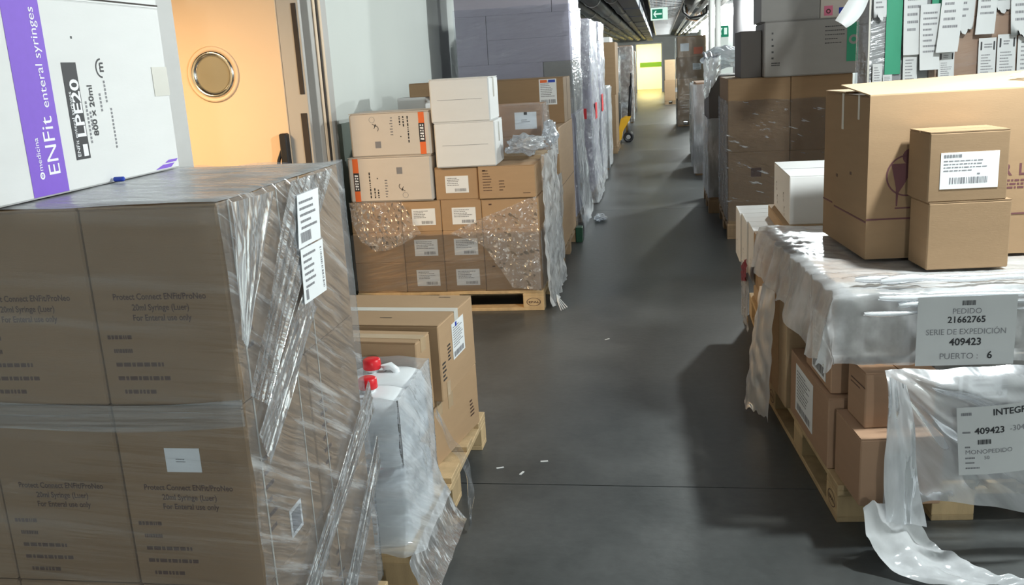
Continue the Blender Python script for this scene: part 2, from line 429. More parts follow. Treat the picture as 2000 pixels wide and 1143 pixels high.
def pallet(cx, cy, w, d, label, long='Y', m='wood', rz=0.0, stamp=False, group=None, h=0.144):
    # boards run along the long direction; three skids of board, three blocks, board
    e = empty('pallet', (cx, cy, 0), R(rz)); tag(e, label, 'pallet', group)
    L, S = (d, w) if long == 'Y' else (w, d)
    def bx(name, l0, l1, s0, s1, z0, z1):
        a = (s0, s1, l0, l1) if long == 'Y' else (l0, l1, s0, s1)
        return MB().box(*a, z0, z1, 0.002).build(name, m, e)
    bt, bl = 0.022, 0.1 if S < 0.9 else 0.12
    for k in range(5):
        wd = 0.145 if k % 2 == 0 else 0.1; c = lerp(-S / 2 + .0725, S / 2 - .0725, k / 4)
        bx('top_board', -L / 2, L / 2, c - wd / 2, c + wd / 2, h - bt, h)
    for k in range(3):
        c = lerp(-L / 2 + .0725, L / 2 - .0725, k / 2)
        bx('stringer_board', c - .0725, c + .0725, -S / 2, S / 2, h - 2 * bt, h - bt)
    for k in range(3):
        wd = 0.145 if k == 1 else 0.1
        c = lerp(-S / 2 + .05, S / 2 - .05, k / 2)
        bx('bottom_board', -L / 2, L / 2, c - wd / 2, c + wd / 2, 0, bt)
        for j in range(3):
            cl = lerp(-L / 2 + .0725, L / 2 - .0725, j / 2)
            b = bx('block', cl - .0725, cl + .0725, c - wd / 2, c + wd / 2, bt, h - 2 * bt)
            if stamp and k == (0 if long == 'X' else 0) and j in (0, 2):
                f = Flat(); f.ring(cl, 0.06, .033, .037, 24); f.text('EPAL', cl - .027, .05, .026, True)
                sq = lambda L_: [(cl + (u - cl) * 1.35, 0.061 + (v - .06) * .8) for (u, v) in L_]; f.v = sq(f.v); f.t = [(sq(a_), b_) for (a_, b_) in f.t]
                fc = (lambda u, v, o: (u, -S / 2 - o, v)) if long == 'X' else (lambda u, v, o: (-S / 2 - o, -u, v))
                f.build('stamp', 'ink_b', fc, b, 0.0008)
    return e

def wrap(name, x0, x1, y0, y1, z0, z1, m, label, off=0.012, amp=0.008, nu=40, nv=30, sides='FRBL', cr=0.006, seed=0.0, fu=3.0, fv=3.0, rz=0.0, flare=0.0, group=None, parent=None, cat='stretch film'):
    # film shell around a stack, one strip of grid over the named sides
    cx, cy = (x0 + x1) / 2, (y0 + y1) / 2; hw, hd = (x1 - x0) / 2 + off, (y1 - y0) / 2 + off
    cor = {'F': ((-hw, -hd), (hw, -hd)), 'R': ((hw, -hd), (hw, hd)), 'B': ((hw, hd), (-hw, hd)), 'L': ((-hw, hd), (-hw, -hd))}
    path = []
    for s in sides:
        a, b = Vector(cor[s][0]), Vector(cor[s][1]); n = max(6, int(nu * (b - a).length / (hw + hd)))
        t = (b - a).normalized(); nr = Vector((t.y, -t.x))
        L = (b - a).length
        for i in range(n + 1):
            q = i / n; q = q if 0 < i < n else q
            p = a + (b - a) * q
            e = min(q * L, (1 - q) * L)
            p2 = p - nr * (cr * max(0, 1 - e / cr) ** 2 * 0.5)
            if i == 0 and path and sides != 'F': pass
            path.append((p2, nr))
    mb = MB(); nu2 = len(path) - 1
    for j in range(nv + 1):
        t = j / nv
        for i, (p, nr) in enumerate(path):
            z = lerp(z0, z1, t)
            k = (nz(p.x * fu + seed, p.y * fu + 3.1, z * fv) * 0.6 + nz(p.x * fu * 3 + seed, p.y * fu * 3, z * fv * 3 + 7) * 0.4)
            dsp = amp * max(-0.9, min(1.0, k * 1.8)) * (off / max(off, amp))
            fl = flare * max(0, 1 - t * 4) ** 2
            wob = 0.0
            if j in (0, nv): wob = 0.012 * nz(p.x * 9 + seed, p.y * 9, 2.0)
            q = p + nr * (dsp + fl)
            mb.v.append((q.x, q.y, z - z0 + wob))
    w = nu2 + 1
    mb.f = [(j * w + i, j * w + i + 1, (j + 1) * w + i + 1, (j + 1) * w + i) for j in range(nv) for i in range(nu2)]
    o = mb.build(name, m, parent, True); o.location = (cx, cy, z0); o.rotation_euler = (0, 0, R(rz))
    if not parent: tag(o, label, cat, group)
    return o
def crumple(name, c, r, m, label, seed=0.0, sub=4, amp=0.5, group=None):
    # a wad of bunched film
    mb = MB(); n, k = 28, 16
    for j in range(k + 1):
        th = math.pi * j / k
        for i in range(n):
            ph = 2 * math.pi * i / n
            d = Vector((math.sin(th) * math.cos(ph), math.sin(th) * math.sin(ph), math.cos(th)))
            s = 1 + amp * (nz(d.x * 2.2 + seed, d.y * 2.2, d.z * 2.2) + .7 * nz(d.x * 5 + seed, d.y * 5, d.z * 5 + 4))
            mb.v.append((d.x * r[0] * s, d.y * r[1] * s, d.z * r[2] * s))
    mb.f = [(j * n + i, (j + 1) * n + i, (j + 1) * n + (i + 1) % n, j * n + (i + 1) % n) for j in range(k) for i in range(n)]
    o = mb.build(name, m, None, False); o.location = c
    tag(o, label, 'plastic film', group); return o

# ------------------------------------------------------------------ the setting
WL, WR, CEIL = -2.25, 3.3, 2.80
fl = struct(MB().box(-5.0, 5.0, -6.0, 56.0, -0.30, -0.012).build('floor', 'dark'))
ys = [-6.0, 3.40, 10.4, 17.4, 24.4, 31.4, 38.4, 45.4, 56.0]
for a, b in zip(ys, ys[1:]):
    MB().box(-5.0, 5.0, a + .003, b - .003, -0.012, 0.0).build('floor_slab', 'floor', fl)
struct(MB().box(-5.0, 5.0, -6.0, 56.0, CEIL, CEIL + .2).build('ceiling', 'ceil'))
DY0, DY1, DH = 4.17, 5.98, 2.30      # side doorway
wl = struct(MB().box(WL - .16, WL, -6, DY0, 0, CEIL).box(WL - .16, WL, DY1, 56, 0, CEIL).box(WL - .16, WL, DY0, DY1, DH, CEIL).build('wall_left', 'wall'))
MB().box(WL, WL + .012, DY1 + .27, 47, 0, 1.32).build('wainscot', 'wains', wl)
struct(MB().box(WR, WR + .16, -6, 56, 0, CEIL).build('wall_right', 'wall'))
struct(MB().box(-5, 5, -6.2, -6, 0, CEIL).build('wall_back', 'wall'))
we = struct(MB().box(-5, -1.16, 47, 47.2, 0, CEIL).box(.04, 5, 47, 47.2, 0, CEIL).box(-1.16, .04, 47, 47.2, 2.30, CEIL).build('wall_end', 'beam'))
MB().box(-1.22, -1.16, 46.96, 47.22, 0, 2.36).box(.04, .10, 46.96, 47.22, 0, 2.36).box(-1.16, .04, 46.96, 47.22, 2.30, 2.36).build('door_frame', 'frame', we)
wf = struct(MB().box(-5, 5, 52, 52.2, 0, CEIL).build('wall_beyond', 'endwall'))
MB().box(-1.1, 1.6, 51.97, 52.0, 1.18, 1.42).build('stripe', 'lime', wf)
struct(MB().box(-1.75, -1.70, 47.2, 52, 0, CEIL).box(1.7, 1.75, 47.2, 52, 0, CEIL).build('wall_passage', 'endwall'))
struct(MB().box(-5, 5, 46.2, 47.0, 2.62, CEIL).build('trim_1', 'beam'))
# far white wall on the right of the aisle
struct(MB().box(1.75, 1.9, 20.6, 47, 0, CEIL).build('wall_far_right', 'wall'))
# side room shell
struct(MB().box(-5.0, WL - .16, 8.6, 8.75, 0, CEIL).box(-5.0, WL - .16, 1.5, 1.65, 0, CEIL).box(-5.2, -5.0, 1.5, 8.75, 0, CEIL).build('wall_side_room', 'wall'))

# doorway: frame, open leaf with porthole
dr = struct(empty('door_1', (WL, DY1, 0)))
def dbx(name, x0, x1, y0, y1, z0, z1, m, par=None, c=.003): return MB().box(x0, x1, y0, y1, z0, z1, c).build(name, m, par or dr)
dbx('door_frame', -.17, .02, -.06, .27, 0, DH + .09, 'frame')
dbx('frame_reveal', -.175, .022, -.075, -.06, 0, DH, 'frame')
dbx('seal_strip', .022, .034, .045, .075, 0, DH, 'dark')
dbx('rebate_strip', .022, .036, .085, .125, 0, DH, 'door')
dbx('rebate_strip', .022, .030, .0, .04, 0, DH, 'door')
leaf = dbx('door_leaf', -1.12, -.135, -.225, -.17, .01, DH - .01, 'door')
dbx('edge_plate', -.135, .012, -.215, -.175, .01, DH - .01, 'frame')
dbx('lock_slot', -.034, -.004, -.222, -.212, 1.55, 2.11, 'dark', None, .001)
dbx('lock_slot', -.044, -.004, -.222, -.212, .70, 1.43, 'dark', None, .001)
px, pz = -.605, 1.705
ring = MB().lathe([(.175, 0), (.178, -.006), (.165, -.012), (.150, -.004), (.150, 0)], 40, (px, -.226, pz), 'Y').build('porthole_rim', 'door', leaf, True)
MB().lathe([(.150, -.002), (.143, -.020), (.132, -.022), (.112, -.002), (.112, 0)], 40, (px, -.226, pz), 'Y').build('porthole_ring', 'chrome', leaf, True)
MB().lathe([(.1135, 0), (.06, -.001), (.0005, -.0015)], 32, (px, -.2275, pz), 'Y').build('porthole_pane', 'pane', leaf, True)
bar = MB().box(-1.05, -.17, -.29, -.255, 1.075, 1.105, .006).build('panic_bar', 'black', leaf)
MB().box(-.185, -.135, -.285, -.225, 1.02, 1.31, .008).build('bar_end', 'black', leaf)
mbx = MB().tube([(-.225, -.27, 1.04), (-.21, -.262, 1.14), (-.185, -.255, 1.2)], .012, 8); mbx.build('lever', 'black', leaf)
struct(MB().box(WL - .17, WL + .02, DY0 - .20, DY0, 0, DH + .09).build('trim_2', 'card_w'))

# ------------------------------------------------------------------ ceiling services
for i, (x, r, z) in enumerate(((-2.0, .13, 2.60), (-1.68, .12, 2.62), (-1.36, .12, 2.61), (-1.04, .13, 2.60), (-.74, .11, 2.62))):
    e = empty('ceiling_pipe', (x, 10, z))
    tag(e, ['thick dark pipe nearest the left wall under the ceiling', 'dark ceiling pipe second from the left wall', 'dark ceiling pipe in the middle of the row of five', 'thick dark ceiling pipe second from the navy duct', 'thinner dark ceiling pipe beside the navy duct'][i], 'pipe', 'dark pipes under the ceiling')
    MB().tube([(0, y, 0) for y in (-2, 8, 18, 28, 36)], r, 14).build('pipe_run', 'pipe', e, True)
    for y in range(1, 36, 4): MB().lathe([(r + .004, -.03), (r + .014, -.03), (r + .014, .03), (r + .004, .03)], 14, (0, y, 0), 'Y').build('pipe_clamp', 'steel', e, True)
e = empty('air_duct', (-.46, 10, 2.62)); tag(e, 'square navy ceiling duct between the dark pipes and the cable tray', 'duct')
MB().box(-.13, .13, -2, 36, -.16, .17, .006).build('duct_run', 'duct', e)
for y in range(0, 36, 3): MB().box(-.14, .14, y, y + .04, -.17, .175).build('joint_flange', 'duct', e)
e = empty('cable_tray', (.12, 12, 2.62)); tag(e, 'open ladder cable tray full of cables under the ceiling', 'cable tray')
for s in (-1, 1): MB().box(s * .30 - .012, s * .30 + .012, 0, 30, -.03, .05).build('side_rail', 'steel', e)
for k in range(60): MB().box(-.29, .29, k * .5, k * .5 + .03, -.03, -.012).build('rung', 'steel', e)
for k in range(9):
    x = -.24 + k * .06
    MB().tube([(x + .02 * nz(x * 9, y * .7), y, .0 + .012 * nz(y, x * 5)) for y in range(0, 31, 2)], .014, 6).build('cable', ['cable_w', 'cable_o', 'black'][k % 3], e, True)
for (k, mm) in ((0, 'black'), (1, 'cable_w'), (2, 'black'), (3, 'cable_o')):
    o = MB().tube([(.46 + .05 * k, 19.8 + .9 * k, 2.74), (.47 + .05 * k, 19.9 + .9 * k, 2.52), (.62, 20.1 + .9 * k, 2.40 + .03 * k), (.85, 20.3 + .9 * k, 2.44), (.965, 20.42 + .9 * k, 2.50), (.965, 20.45 + .9 * k, 2.78)], .022, 8).build('hanging_cable', mm, None, True)
    tag(o, ['black drooping cable nearest the cable tray', 'white cable drooping from the ceiling', 'black cable drooping beside the white pillar', 'orange cable drooping from the ceiling'][k], 'cable', 'cables drooping from the ceiling')
for k, (x, z) in enumerate(((.72, 2.66), (.88, 2.62), (1.05, 2.65), (1.22, 2.62))):
    o = MB().tube([(x, y, z) for y in (18, 25, 35, 46)], .045, 10).build('white_pipe', 'cable_w', None, True)
    tag(o, 'white ceiling pipe %s' % ['next to the cable tray', 'second from the cable tray', 'third from the cable tray', 'nearest the far right wall'][k], 'pipe', 'white pipes under the ceiling')
for k, y in enumerate(LAMP_YS):
    e = empty('ceiling_lamp', (LAMP_X, y, LAMP_Z)); tag(e, 'round white ceiling lamp %s' % ['behind the wrapped syringe cartons', 'over the sign pallet', 'over the stack wound with glinting film', 'over the round column', 'before the upright pipes', 'at the white pillar', 'past the white pillar', 'over the far white wall, near part', 'over the far white wall, middle part', 'over the far white wall, far part', 'nearest the bright doorway'][k], 'lamp', 'round lamps along the ceiling')
    MB().lathe([(.0, .05), (.17, .05), (.18, .04), (.18, .0), (.165, -.004)], 28).build('housing', 'card_w', e, True)
    MB().lathe([(.165, -.002), (.16, -.02), (.10, -.035), (.0, -.04)], 28).build('diffuser', 'tube', e, True)
    MB().tube([(0, 0, .05), (0, 0, CEIL - LAMP_Z)], .008, 8).build('rod', 'steel', e)
# exit sign hanging over the aisle
e = empty('exit_sign', (-.01, 19.0, 2.358)); tag(e, 'green and white hanging emergency exit sign with an arrow', 'sign')
MB().box(-.165, .165, -.02, .02, 0, .23, .004).build('panel', 'exit_w', e)
fc = lambda u, v, o: (u, -.02 - o, v)
Flat().rect(-.135, .025, .065, .205).build('green_field', 'exit', fc, e, .001)
f = Flat().poly([(-.115, .115), (-.075, .175), (-.05, .175), (-.075, .13), (.05, .13), (.05, .10), (-.075, .10), (-.05, .055), (-.075, .055)])
f.build('arrow', 'exit_w', fc, e, .002)
for s in (-1, 1): MB().tube([(s * .14, 0, .228), (s * .14, 0, .2305)], .004, 6).build('rod', 'steel', e)
# pillars
e = empty('pillar', (1.26, 20.2, 0)); tag(e, 'square white pillar carrying a small green sign', 'pillar')
MB().box(-.26, .26, -.2, .2, 0, CEIL, .01).build('shaft', 'wall', e)
MB().box(-.12, .12, -.215, -.20, 1.98, 2.20, .002).build('sign_plate', 'exit', e)
f = Flat().poly([(-.09, 2.04), (-.04, 2.16), (.0, 2.16), (-.03, 2.10), (-.02, 2.03)]).rect(.03, 2.03, .09, 2.16)
f.build('sign_mark', 'exit_w', lambda u, v, o: (u, -.215 - o, v), e, .001)
e = empty('column', (1.13, 12.6, 0)); tag(e, 'round grey metal column rising behind the cartons', 'column')
MB().tube([(0, 0, 0), (0, 0, CEIL)], .205, 40).build('shaft', 'col', e, True)
MB().lathe([(.206, 0), (.235, 0), (.235, .06), (.206, .08)], 40).build('base_collar', 'steel', e, True)
for k, (x, y) in enumerate(((.90, 17.2), (1.02, 17.4))):
    o = MB().tube([(x, y, 0), (x, y, CEIL)], .05, 14).build('standpipe', 'beam', None, True)
    tag(o, ['upright grey pipe next to the aisle before the white pillar', 'upright grey pipe behind another before the white pillar'][k], 'pipe')

# ================================================================== LEFT ROW
# ---- wrapped pallet of tall brown cartons beside the doorway (nearest one)
pallet(-1.32, 2.045, 0.94, 0.76, 'wooden pallet under the tall film wrapped cartons carrying the white carton', long='X')
xs = [(-1.775, -1.476), (-1.472, -1.173), (-1.169, -.870)]
yr = [(1.690, 2.043), (2.047, 2.400)]
zr = [(.144, .568), (.570, .994), (.996, 1.420)]
for iz, (z0, z1) in enumerate(zr):
    for iy, (y0, y1) in enumerate(yr):
        for ix, (x0, x1) in enumerate(xs):
            lab = 'brown syringe carton, %s layer, %s row, %s, under the white striped carton' % (['bottom', 'middle', 'top'][iz], ['front', 'back'][iy], ['wall side', 'middle column', 'aisle side'][ix])
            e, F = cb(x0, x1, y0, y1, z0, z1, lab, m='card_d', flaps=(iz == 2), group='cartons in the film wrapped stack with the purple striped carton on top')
            if iy == 0:
                f = Flat(); w = x1 - x0
                f.text('Protect Connect ENFit/ProNeo', w / 2, .232, .0185, True, 'CENTER', sx=.86)
                f.text('20ml Syringe (Luer)', w / 2, .209, .0185, True, 'CENTER', sx=.86)
                f.text('For Enteral use only', w / 2, .187, .0185, True, 'CENTER', sx=.86)
                for k, (a, b) in enumerate(((.02, .11), (.03, .08), (.03, .17), (.03, .17), (.04, .17))):
                    f.lines(a, .145 - k * .030, b, .145 - k * .030 + .011, 1, 7 * k + 3, .8)
                f.build('printing', 'ink_b', F['F'], e, .0008)
            if ix == 2:
                f = Flat().lines(.05, .10, .10, .30, 6, iz + 4, .3); f.build('side_printing', 'ink_b', F['R'], e, .0008)
                plate('edge_tape', 'tape_c', F['R'], .048 if iy == 0 else .07, 0.0, .054 if iy == 0 else .075, .424, e)
                if iy == 0: plate('edge_tape', 'tape_c', F['R'], .29, 0.0, .295, .424, e)
            if (ix, iy, iz) == (2, 0, 1): label_on(F['F'], .108, .275, .080, .055, e, 3, 'blank')
            if (ix, iy, iz) == (2, 0, 1):
                p = plate('label', 'label', F['R'], .155, .035, .225, .105, e); plate('label_field', 'ink_g', F['R'], .165, .045, .215, .095, p, .0017, .0005)
wr = empty('stretch_wrap', (0, 0, 0)); tag(wr, 'clear stretch film wound round the tall cartons below the white carton', 'stretch film')
wrap('film_front', -1.78, -.868, 1.688, 2.402, .165, 1.425, 'film_front', '', off=.010, amp=.007, nu=60, nv=50, sides='F', parent=wr, fu=2, fv=7)
wrap('film_side', -1.78, -.868, 1.688, 2.402, .165, 1.425, 'film_side', '', off=.012, amp=.008, nu=90, nv=80, sides='RB', parent=wr, seed=3, fu=4, fv=4)
def topf(s, t):
    x = lerp(-1.785, -.862, s); y = lerp(1.682, 2.408, t); ed = min(s, 1 - s, t, 1 - t)
    return (x, y, 1.4245 + .004 * (nz(x * 8, y * 8, 1) + .5) + (0 if ed > .01 else -.003))
sheet('film_top', topf, 50, 40, film('top_film', 0.40, 0.30, rot=(0, 0, R(15)), stretch=(3, 14, 3), nscale=1.0, rough=0.25, bump=0.3, bscale=2, tint=(.85, .87, .88)), wr)
def band(name, a0, a1, b0, b1, m, par, x=-.852, n=24, seed=0.0, amp=.006):
    # strip of gathered film lying over the aisle side, a0-a1 upper edge, b0-b1 lower edge, in (y, z)
    def fn(s, t):
        y = lerp(lerp(a0[0], a1[0], s), lerp(b0[0], b1[0], s), t); z = lerp(lerp(a0[1], a1[1], s), lerp(b0[1], b1[1], s), t)
        return (x + .002 + amp * (.6 + nz(s * 14 + seed, t * 2.5, seed)), y, z)
    return sheet(name, fn, n, n, m, par)
band('film_band', (2.02, 1.42), (2.30, 1.418), (1.69, 1.02), (1.76, .97), 'film_band', wr, seed=1)
band('film_band', (1.71, 1.418), (1.92, 1.412), (1.685, 1.14), (1.70, 1.12), 'film_white', wr, seed=2)
band('film_band', (2.04, 1.17), (2.09, 1.10), (1.70, .93), (1.74, .84), 'film_white', wr, seed=3)
band('film_band', (2.405, .80), (2.43, .70), (1.83, .50), (1.87, .44), 'film_white', wr, seed=5, x=-.846)
band('film_band', (2.425, .62), (2.44, .52), (2.0, .30), (2.05, .22), 'film_band', wr, seed=6, x=-.846)
def frband(z0, z1, seed):
    def fn(s, t):
        x = lerp(-1.785, -.86, s); z = lerp(z0, z1, t) + .012 * math.sin(s * 5 + seed) + .02 * s
        return (x, 1.676 - .004 * (1 + nz(s * 3 + seed, t * 16, seed)), z)
    return fn
sheet('film_band', frband(.94, 1.00, 1), 60, 14, film('level_band', .84, .22, stretch=(1, 1, 40), nscale=1.2, rough=.2, bump=.5, bscale=2, lo=.4, hi=.7), wr)
FR = lambda u, v, o: (-.846 + o, u, v)
def par_label(name, pts, par):
    mb = MB(); mb.v = [(-.8425, y, z) for y, z in pts] + [(-.8415, y, z) for y, z in pts]
    mb.f = [(3, 2, 1, 0), (4, 5, 6, 7), (0, 1, 5, 4), (1, 2, 6, 5), (2, 3, 7, 6), (3, 0, 4, 7)]
    return mb.build(name, 'label', par)
p = par_label('shipping_label', [(2.012, 1.262), (2.155, 1.262), (2.172, 1.385), (2.035, 1.385)][:4], wr)
f = Flat(); f.lines(2.04, 1.30, 2.14, 1.375, 5, 5, .4); f.barcode(2.03, 1.272, 2.10, 1.296, 4); f.build('print', 'ink_g', lambda u, v, o: (-.8415 + o, u, v), p, .0006)
p = par_label('shipping_label', [(2.010, 1.128), (2.158, 1.128), (2.165, 1.258), (2.020, 1.258)], wr)
f = Flat(); f.lines(2.03, 1.16, 2.13, 1.25, 6, 9, .4); f.barcode(2.14, 1.14, 2.150, 1.25, 6, True); f.rect(2.025, 1.135, 2.04, 1.16); f.build('print', 'ink_g', lambda u, v, o: (-.8415 + o, u, v), p, .0006)

# ---- white carton with the purple stripe, lying on the wrapped stack
yb0, yb1, zb0, zb1, xb = 1.58, 2.387, 1.430, 1.855, -1.318
e, F = cb(xb - .42, xb, yb0, yb1, zb0, zb1, 'white carton with a purple stripe and upright lettering on the wrapped stack', m='card_w', split='Y', name='syringe_carton', cat='carton')
fr = lambda u, v, o: F['R'](u - yb0, v - zb0, o)
pr = plate('purple_stripe', 'purple', fr, 1.768, zb0 + .004, 1.889, zb1 - .004, e, .0003, .0005)
f = Flat(); f.text('ENFit', 1.868, 1.472, .056, False, rot=math.pi / 2); f.text('enteral syringes', 1.868, 1.618, .0335, False, rot=math.pi / 2)
f.text('medicina', 1.811, 1.487, .020, False, rot=math.pi / 2); f.ring(1.806, 1.477, .004, .008, 20); f.ring(1.806, 1.477, .0, .002, 10)
f.build('lettering', 'white_ink', fr, pr, .0012)
pb = plate('black_panel', 'ink', fr, 1.934, 1.497, 1.988, 1.714, e, .0003, .0005)
f = Flat(); f.text('LPE20', 1.984, 1.545, .046, True, rot=math.pi / 2, sx=1.15); f.text('ENFit enteral syringes', 1.952, 1.503, .0165, False, rot=math.pi / 2)
f.rect(1.964, 1.503, 1.982, 1.530); f.build('lettering', 'white_ink', fr, pb, .0012)
f = Flat().text('800 x 20ml', 2.035, 1.545, .026, True, rot=math.pi / 2)
f.ring(2.086, 1.700, .019, .023, 18, math.pi * .5, math.pi * 1.5); f.text('m', 2.094, 1.690, .032, True, rot=math.pi / 2)
f.rect(1.985, 1.766, 1.990, 1.772)
f.build('lettering', 'ink', fr, e, .0008)
f = Flat()
for k, (a, b, u) in enumerate(((1.53, 1.62, 2.000), (1.56, 1.60, 2.012), (1.60, 1.64, 2.060), (1.62, 1.67, 2.085), (1.51, 1.60, 2.098))):
    t = a
    while t < b: f.rect(u, t, u + .006, t + .006); t += .009
f.build('fine_print', 'ink_g', fr, e, .0008)
plate('tape', 'tape_c', fr, 2.31, 1.625, 2.3865, 1.70, e)
f = Flat().poly([(2.26, 1.436), (2.34, 1.436), (2.36, 1.446), (2.30, 1.446)]).poly([(2.31, 1.449), (2.37, 1.449), (2.38, 1.456), (2.33, 1.456)]); f.build('corner_logo', 'purple', fr, e, .0008)
e, F = cb(xb - .42, xb - .004, yb0 + .02, yb1 + .004, zb1, zb1 + .40, 'plain white carton stacked on top of the purple striped carton', m='card_w', split='Y', name='syringe_carton')
plate('seam', 'dark', F['R'], .30, .0008, .792, .0045, e)
o = MB().box(-.014, .014, -.006, .006, 0, .011, .003).build('pen_cap', 'blue'); o.location = (-1.300, 2.06, 1.432); tag(o, 'small blue pen cap lying beside the purple striped carton', 'pen cap')

# ---- pallet with wrapped white canisters and brown cartons
pallet(-1.21, 3.215, .80, 1.23, 'new pale wooden pallet under the canisters and the taped brown cartons', long='X')
def canister(cx, cy, z0, w, d, h, label, capx, group):
    e = empty('canister', (cx, cy, z0)); tag(e, label, 'canister', group)
    mb = MB(); n = 32
    prof = [(0, .90), (.012, 1.0), (.03, 1.0), (.45, 1.0), (.47, .975), (.50, .975), (.52, 1.0), (.80, 1.0), (.90, .93), (.955, .74), (.975, .45), (.98, .12)]
    for (t, s) in prof:
        for k in range(n):
            a = 2 * math.pi * k / n; c, q = math.cos(a), math.sin(a); pw = .38
            mb.v.append((s * w / 2 * math.copysign(abs(c) ** pw, c), s * d / 2 * math.copysign(abs(q) ** pw, q), t * h * .93))
    for j in range(len(prof) - 1): mb.f += [(j * n + k, j * n + (k + 1) % n, (j + 1) * n + (k + 1) % n, (j + 1) * n + k) for k in range(n)]
    mb.f.append(tuple(range(n))[::-1]); mb.f.append(tuple((len(prof) - 1) * n + k for k in range(n)))
    mb.build('body', 'jug', e, True)
    MB().tube([(-capx * .2, 0, h * .88), (-capx * .2, 0, h * .97), (-capx * .9, 0, h * .99), (-capx * 1.35, 0, h * .94), (-capx * 1.4, 0, h * .80)], .014, 10).build('handle', 'jug', e, True)
    MB().lathe([(.022, 0), (.022, .03)], 20, (capx, 0, h * .89)).build('neck', 'jug', e, True)
    MB().lathe([(.0005, .034), (.024, .034), (.030, .030), (.032, .0), (.030, -.002)], 24, (capx, 0, h * .965)).build('cap', 'red', e, True)
    return e
for iz in range(2):
    for iy in range(2):
        for ix in range(2):
            canister(-.966 - ix * .274, 2.715 + iy * .197, .144 + iz * .278, .268, .190, .252,
                     ['white plastic canister in the lower layer', 'white plastic canister, upper layer'][iz] + [' near tall cartons', ' by the taped carton'][iy] + [', aisle side', ', wall side'][ix], (-.035, .012)[iy == 0], 'white canisters wrapped together on the pale pallet')
cw = wrap('canister_wrap', -1.38, -.834, 2.615, 3.01, .155, .668, 'film_can', 'shiny stretch film wound round the white canisters', off=.010, amp=.010, nu=80, nv=50, sides='FRB', cr=.008, seed=8, flare=.05, fu=5, fv=5)
# film lip at the foot of the canisters
sheet('film_lip', lambda s, t: (.302 + .02 * t + .05 * t * t, lerp(-.30, .22, s), .0 - .14 * t + .01 * nz(s * 9, t * 4) + .02 * s), 30, 10, 'film_white', cw)
def strap(s, t):
    # loose loop of film hanging from the canisters
    y = 2.93 + .10 * s; zz = .50 - .47 * s - .02 * math.sin(s * 9); x = -.795 + .075 * math.sin(s * 2.4) + .02 * s
    return (x + .012 * nz(s * 6, t * 3), y + (t - .5) * (.03 + .06 * s), zz + .02 * (t - .5))
sheet('film_tail', strap, 40, 8, 'film_clear', None)
tag(bpy.context.scene.objects['film_tail'], 'thin loop of film hanging from the wrapped canisters to the floor', 'plastic film')
e, F = carton(-1.085, 3.45, .144, .46, .60, .276, 'brown taped carton at the bottom on the pale pallet', m='card', rz=-9.5, tape=.09, split='X')
f = Flat().lines(.50, .06, .545, .14, 5, 3, .5); f.build('printing', 'ink_b', F['R'], e, .0008)
plate('tape_strip', 'tape', F['R'], .16, .19, .21, .275, e)
e, F = carton(-1.115, 3.125, .4215, .50, .14, .296, 'narrow brown taped carton behind the canisters on the pale pallet', m='card', rz=-6, tape=.05, split='X')
plate('tape_strip', 'tape', F['R'], .03, .0, .07, .05, e)
f = Flat().lines(.02, .10, .06, .17, 5, 4, .5); f.build('printing', 'ink', F['R'], e, .0008)
e, F = carton(-1.095, 3.475, .4215, .55, .46, .302, 'wide brown carton with a white document pouch on the pale pallet', m='card', rz=-4.5, tape=.05, split='X', tapem='tape_c')
label_on(F['R'], .16, .115, .16, .145, e, 8, 'tall')
plate('label_mark', 'blue', F['R'], .205, .24, .225, .258, e, .002, .0004)
f = Flat().lines(.02, .07, .065, .15, 5, 5, .5).lines(.095, .13, .135, .20, 5, 6, .5); f.build('printing', 'ink', F['R'], e, .0008)
plate('tape_strip', 'tape', F['R'], .055, .0, .095, .06, e)
f = Flat().rect(.28, .10, .33, .106).rect(.42, .42, .47, .426).rect(.06, .05, .12, .056); f.build('handle_marks', 'dark', F['T'], e, .0008)

# ---- pallet with labelled cartons, striped cartons and white cartons
pallet(-1.485, 6.62, 1.33, 1.04, 'wooden pallet with a stamped block under the labelled brown cartons', long='X', stamp=True)
cx_ = [(-2.145, -1.785), (-1.782, -1.502), (-1.499, -1.219), (-1.216, -.826)]
rows = [(.144, .359), (.359, .574), (.574, .790)]
rn = ['bottom', 'middle', 'third']
for iz, (z0, z1) in enumerate(rows):
    for ix, (x0, x1) in enumerate(cx_):
        lab = ['plain brown carton on the wall end of the %s layer behind torn film', 'labelled brown carton next to the wall end, %s layer behind torn film', 'labelled brown carton next to the aisle end, %s layer behind torn film', 'plain brown carton on the aisle end of the %s layer behind torn film'][ix] % rn[iz]
        e, F = cb(x0, x1, 6.10, 6.48, z0, z1, lab, m='card', group='brown cartons behind the torn film', flaps=(iz == 2))
        if ix in (1, 2): label_on(F['F'], .075, .045, .165, .115, e, iz * 4 + ix, 'ship')
        elif ix == 3: plate('print_mark', 'ink_b', F['F'], .05, .17, .07, .18, e)
    cb(-2.145, -1.49, 6.485, 7.13, z0, z1, 'wide brown carton behind the labelled ones in the %s layer' % rn[iz], m='card', flaps=False, group='inner cartons behind the labelled ones')
    cb(-1.486, -.826, 6.485, 7.13, z0, z1, 'wide brown carton on the aisle side in the %s layer of the torn film pallet' % rn[iz], m='card', flaps=(iz == 2), group='inner cartons on the aisle side')
e, F = cb(-1.525, -1.228, 6.10, 6.48, .790, 1.010, 'small brown labelled carton under the two white cartons', m='card')
label_on(F['F'], .07, .045, .16, .115, e, 31, 'ship')
e, F = cb(-1.222, -.835, 6.08, 6.48, .790, 1.008, 'brown carton with fine printing beside the small labelled one', m='card')
f = Flat().lines(.03, .05, .09, .20, 8, 3, .3).lines(.14, .05, .18, .13, 4, 5, .3).rect(.03, .185, .05, .195).rect(.30, .03, .35, .035); f.build('printing', 'ink_b', F['F'], e, .0008)
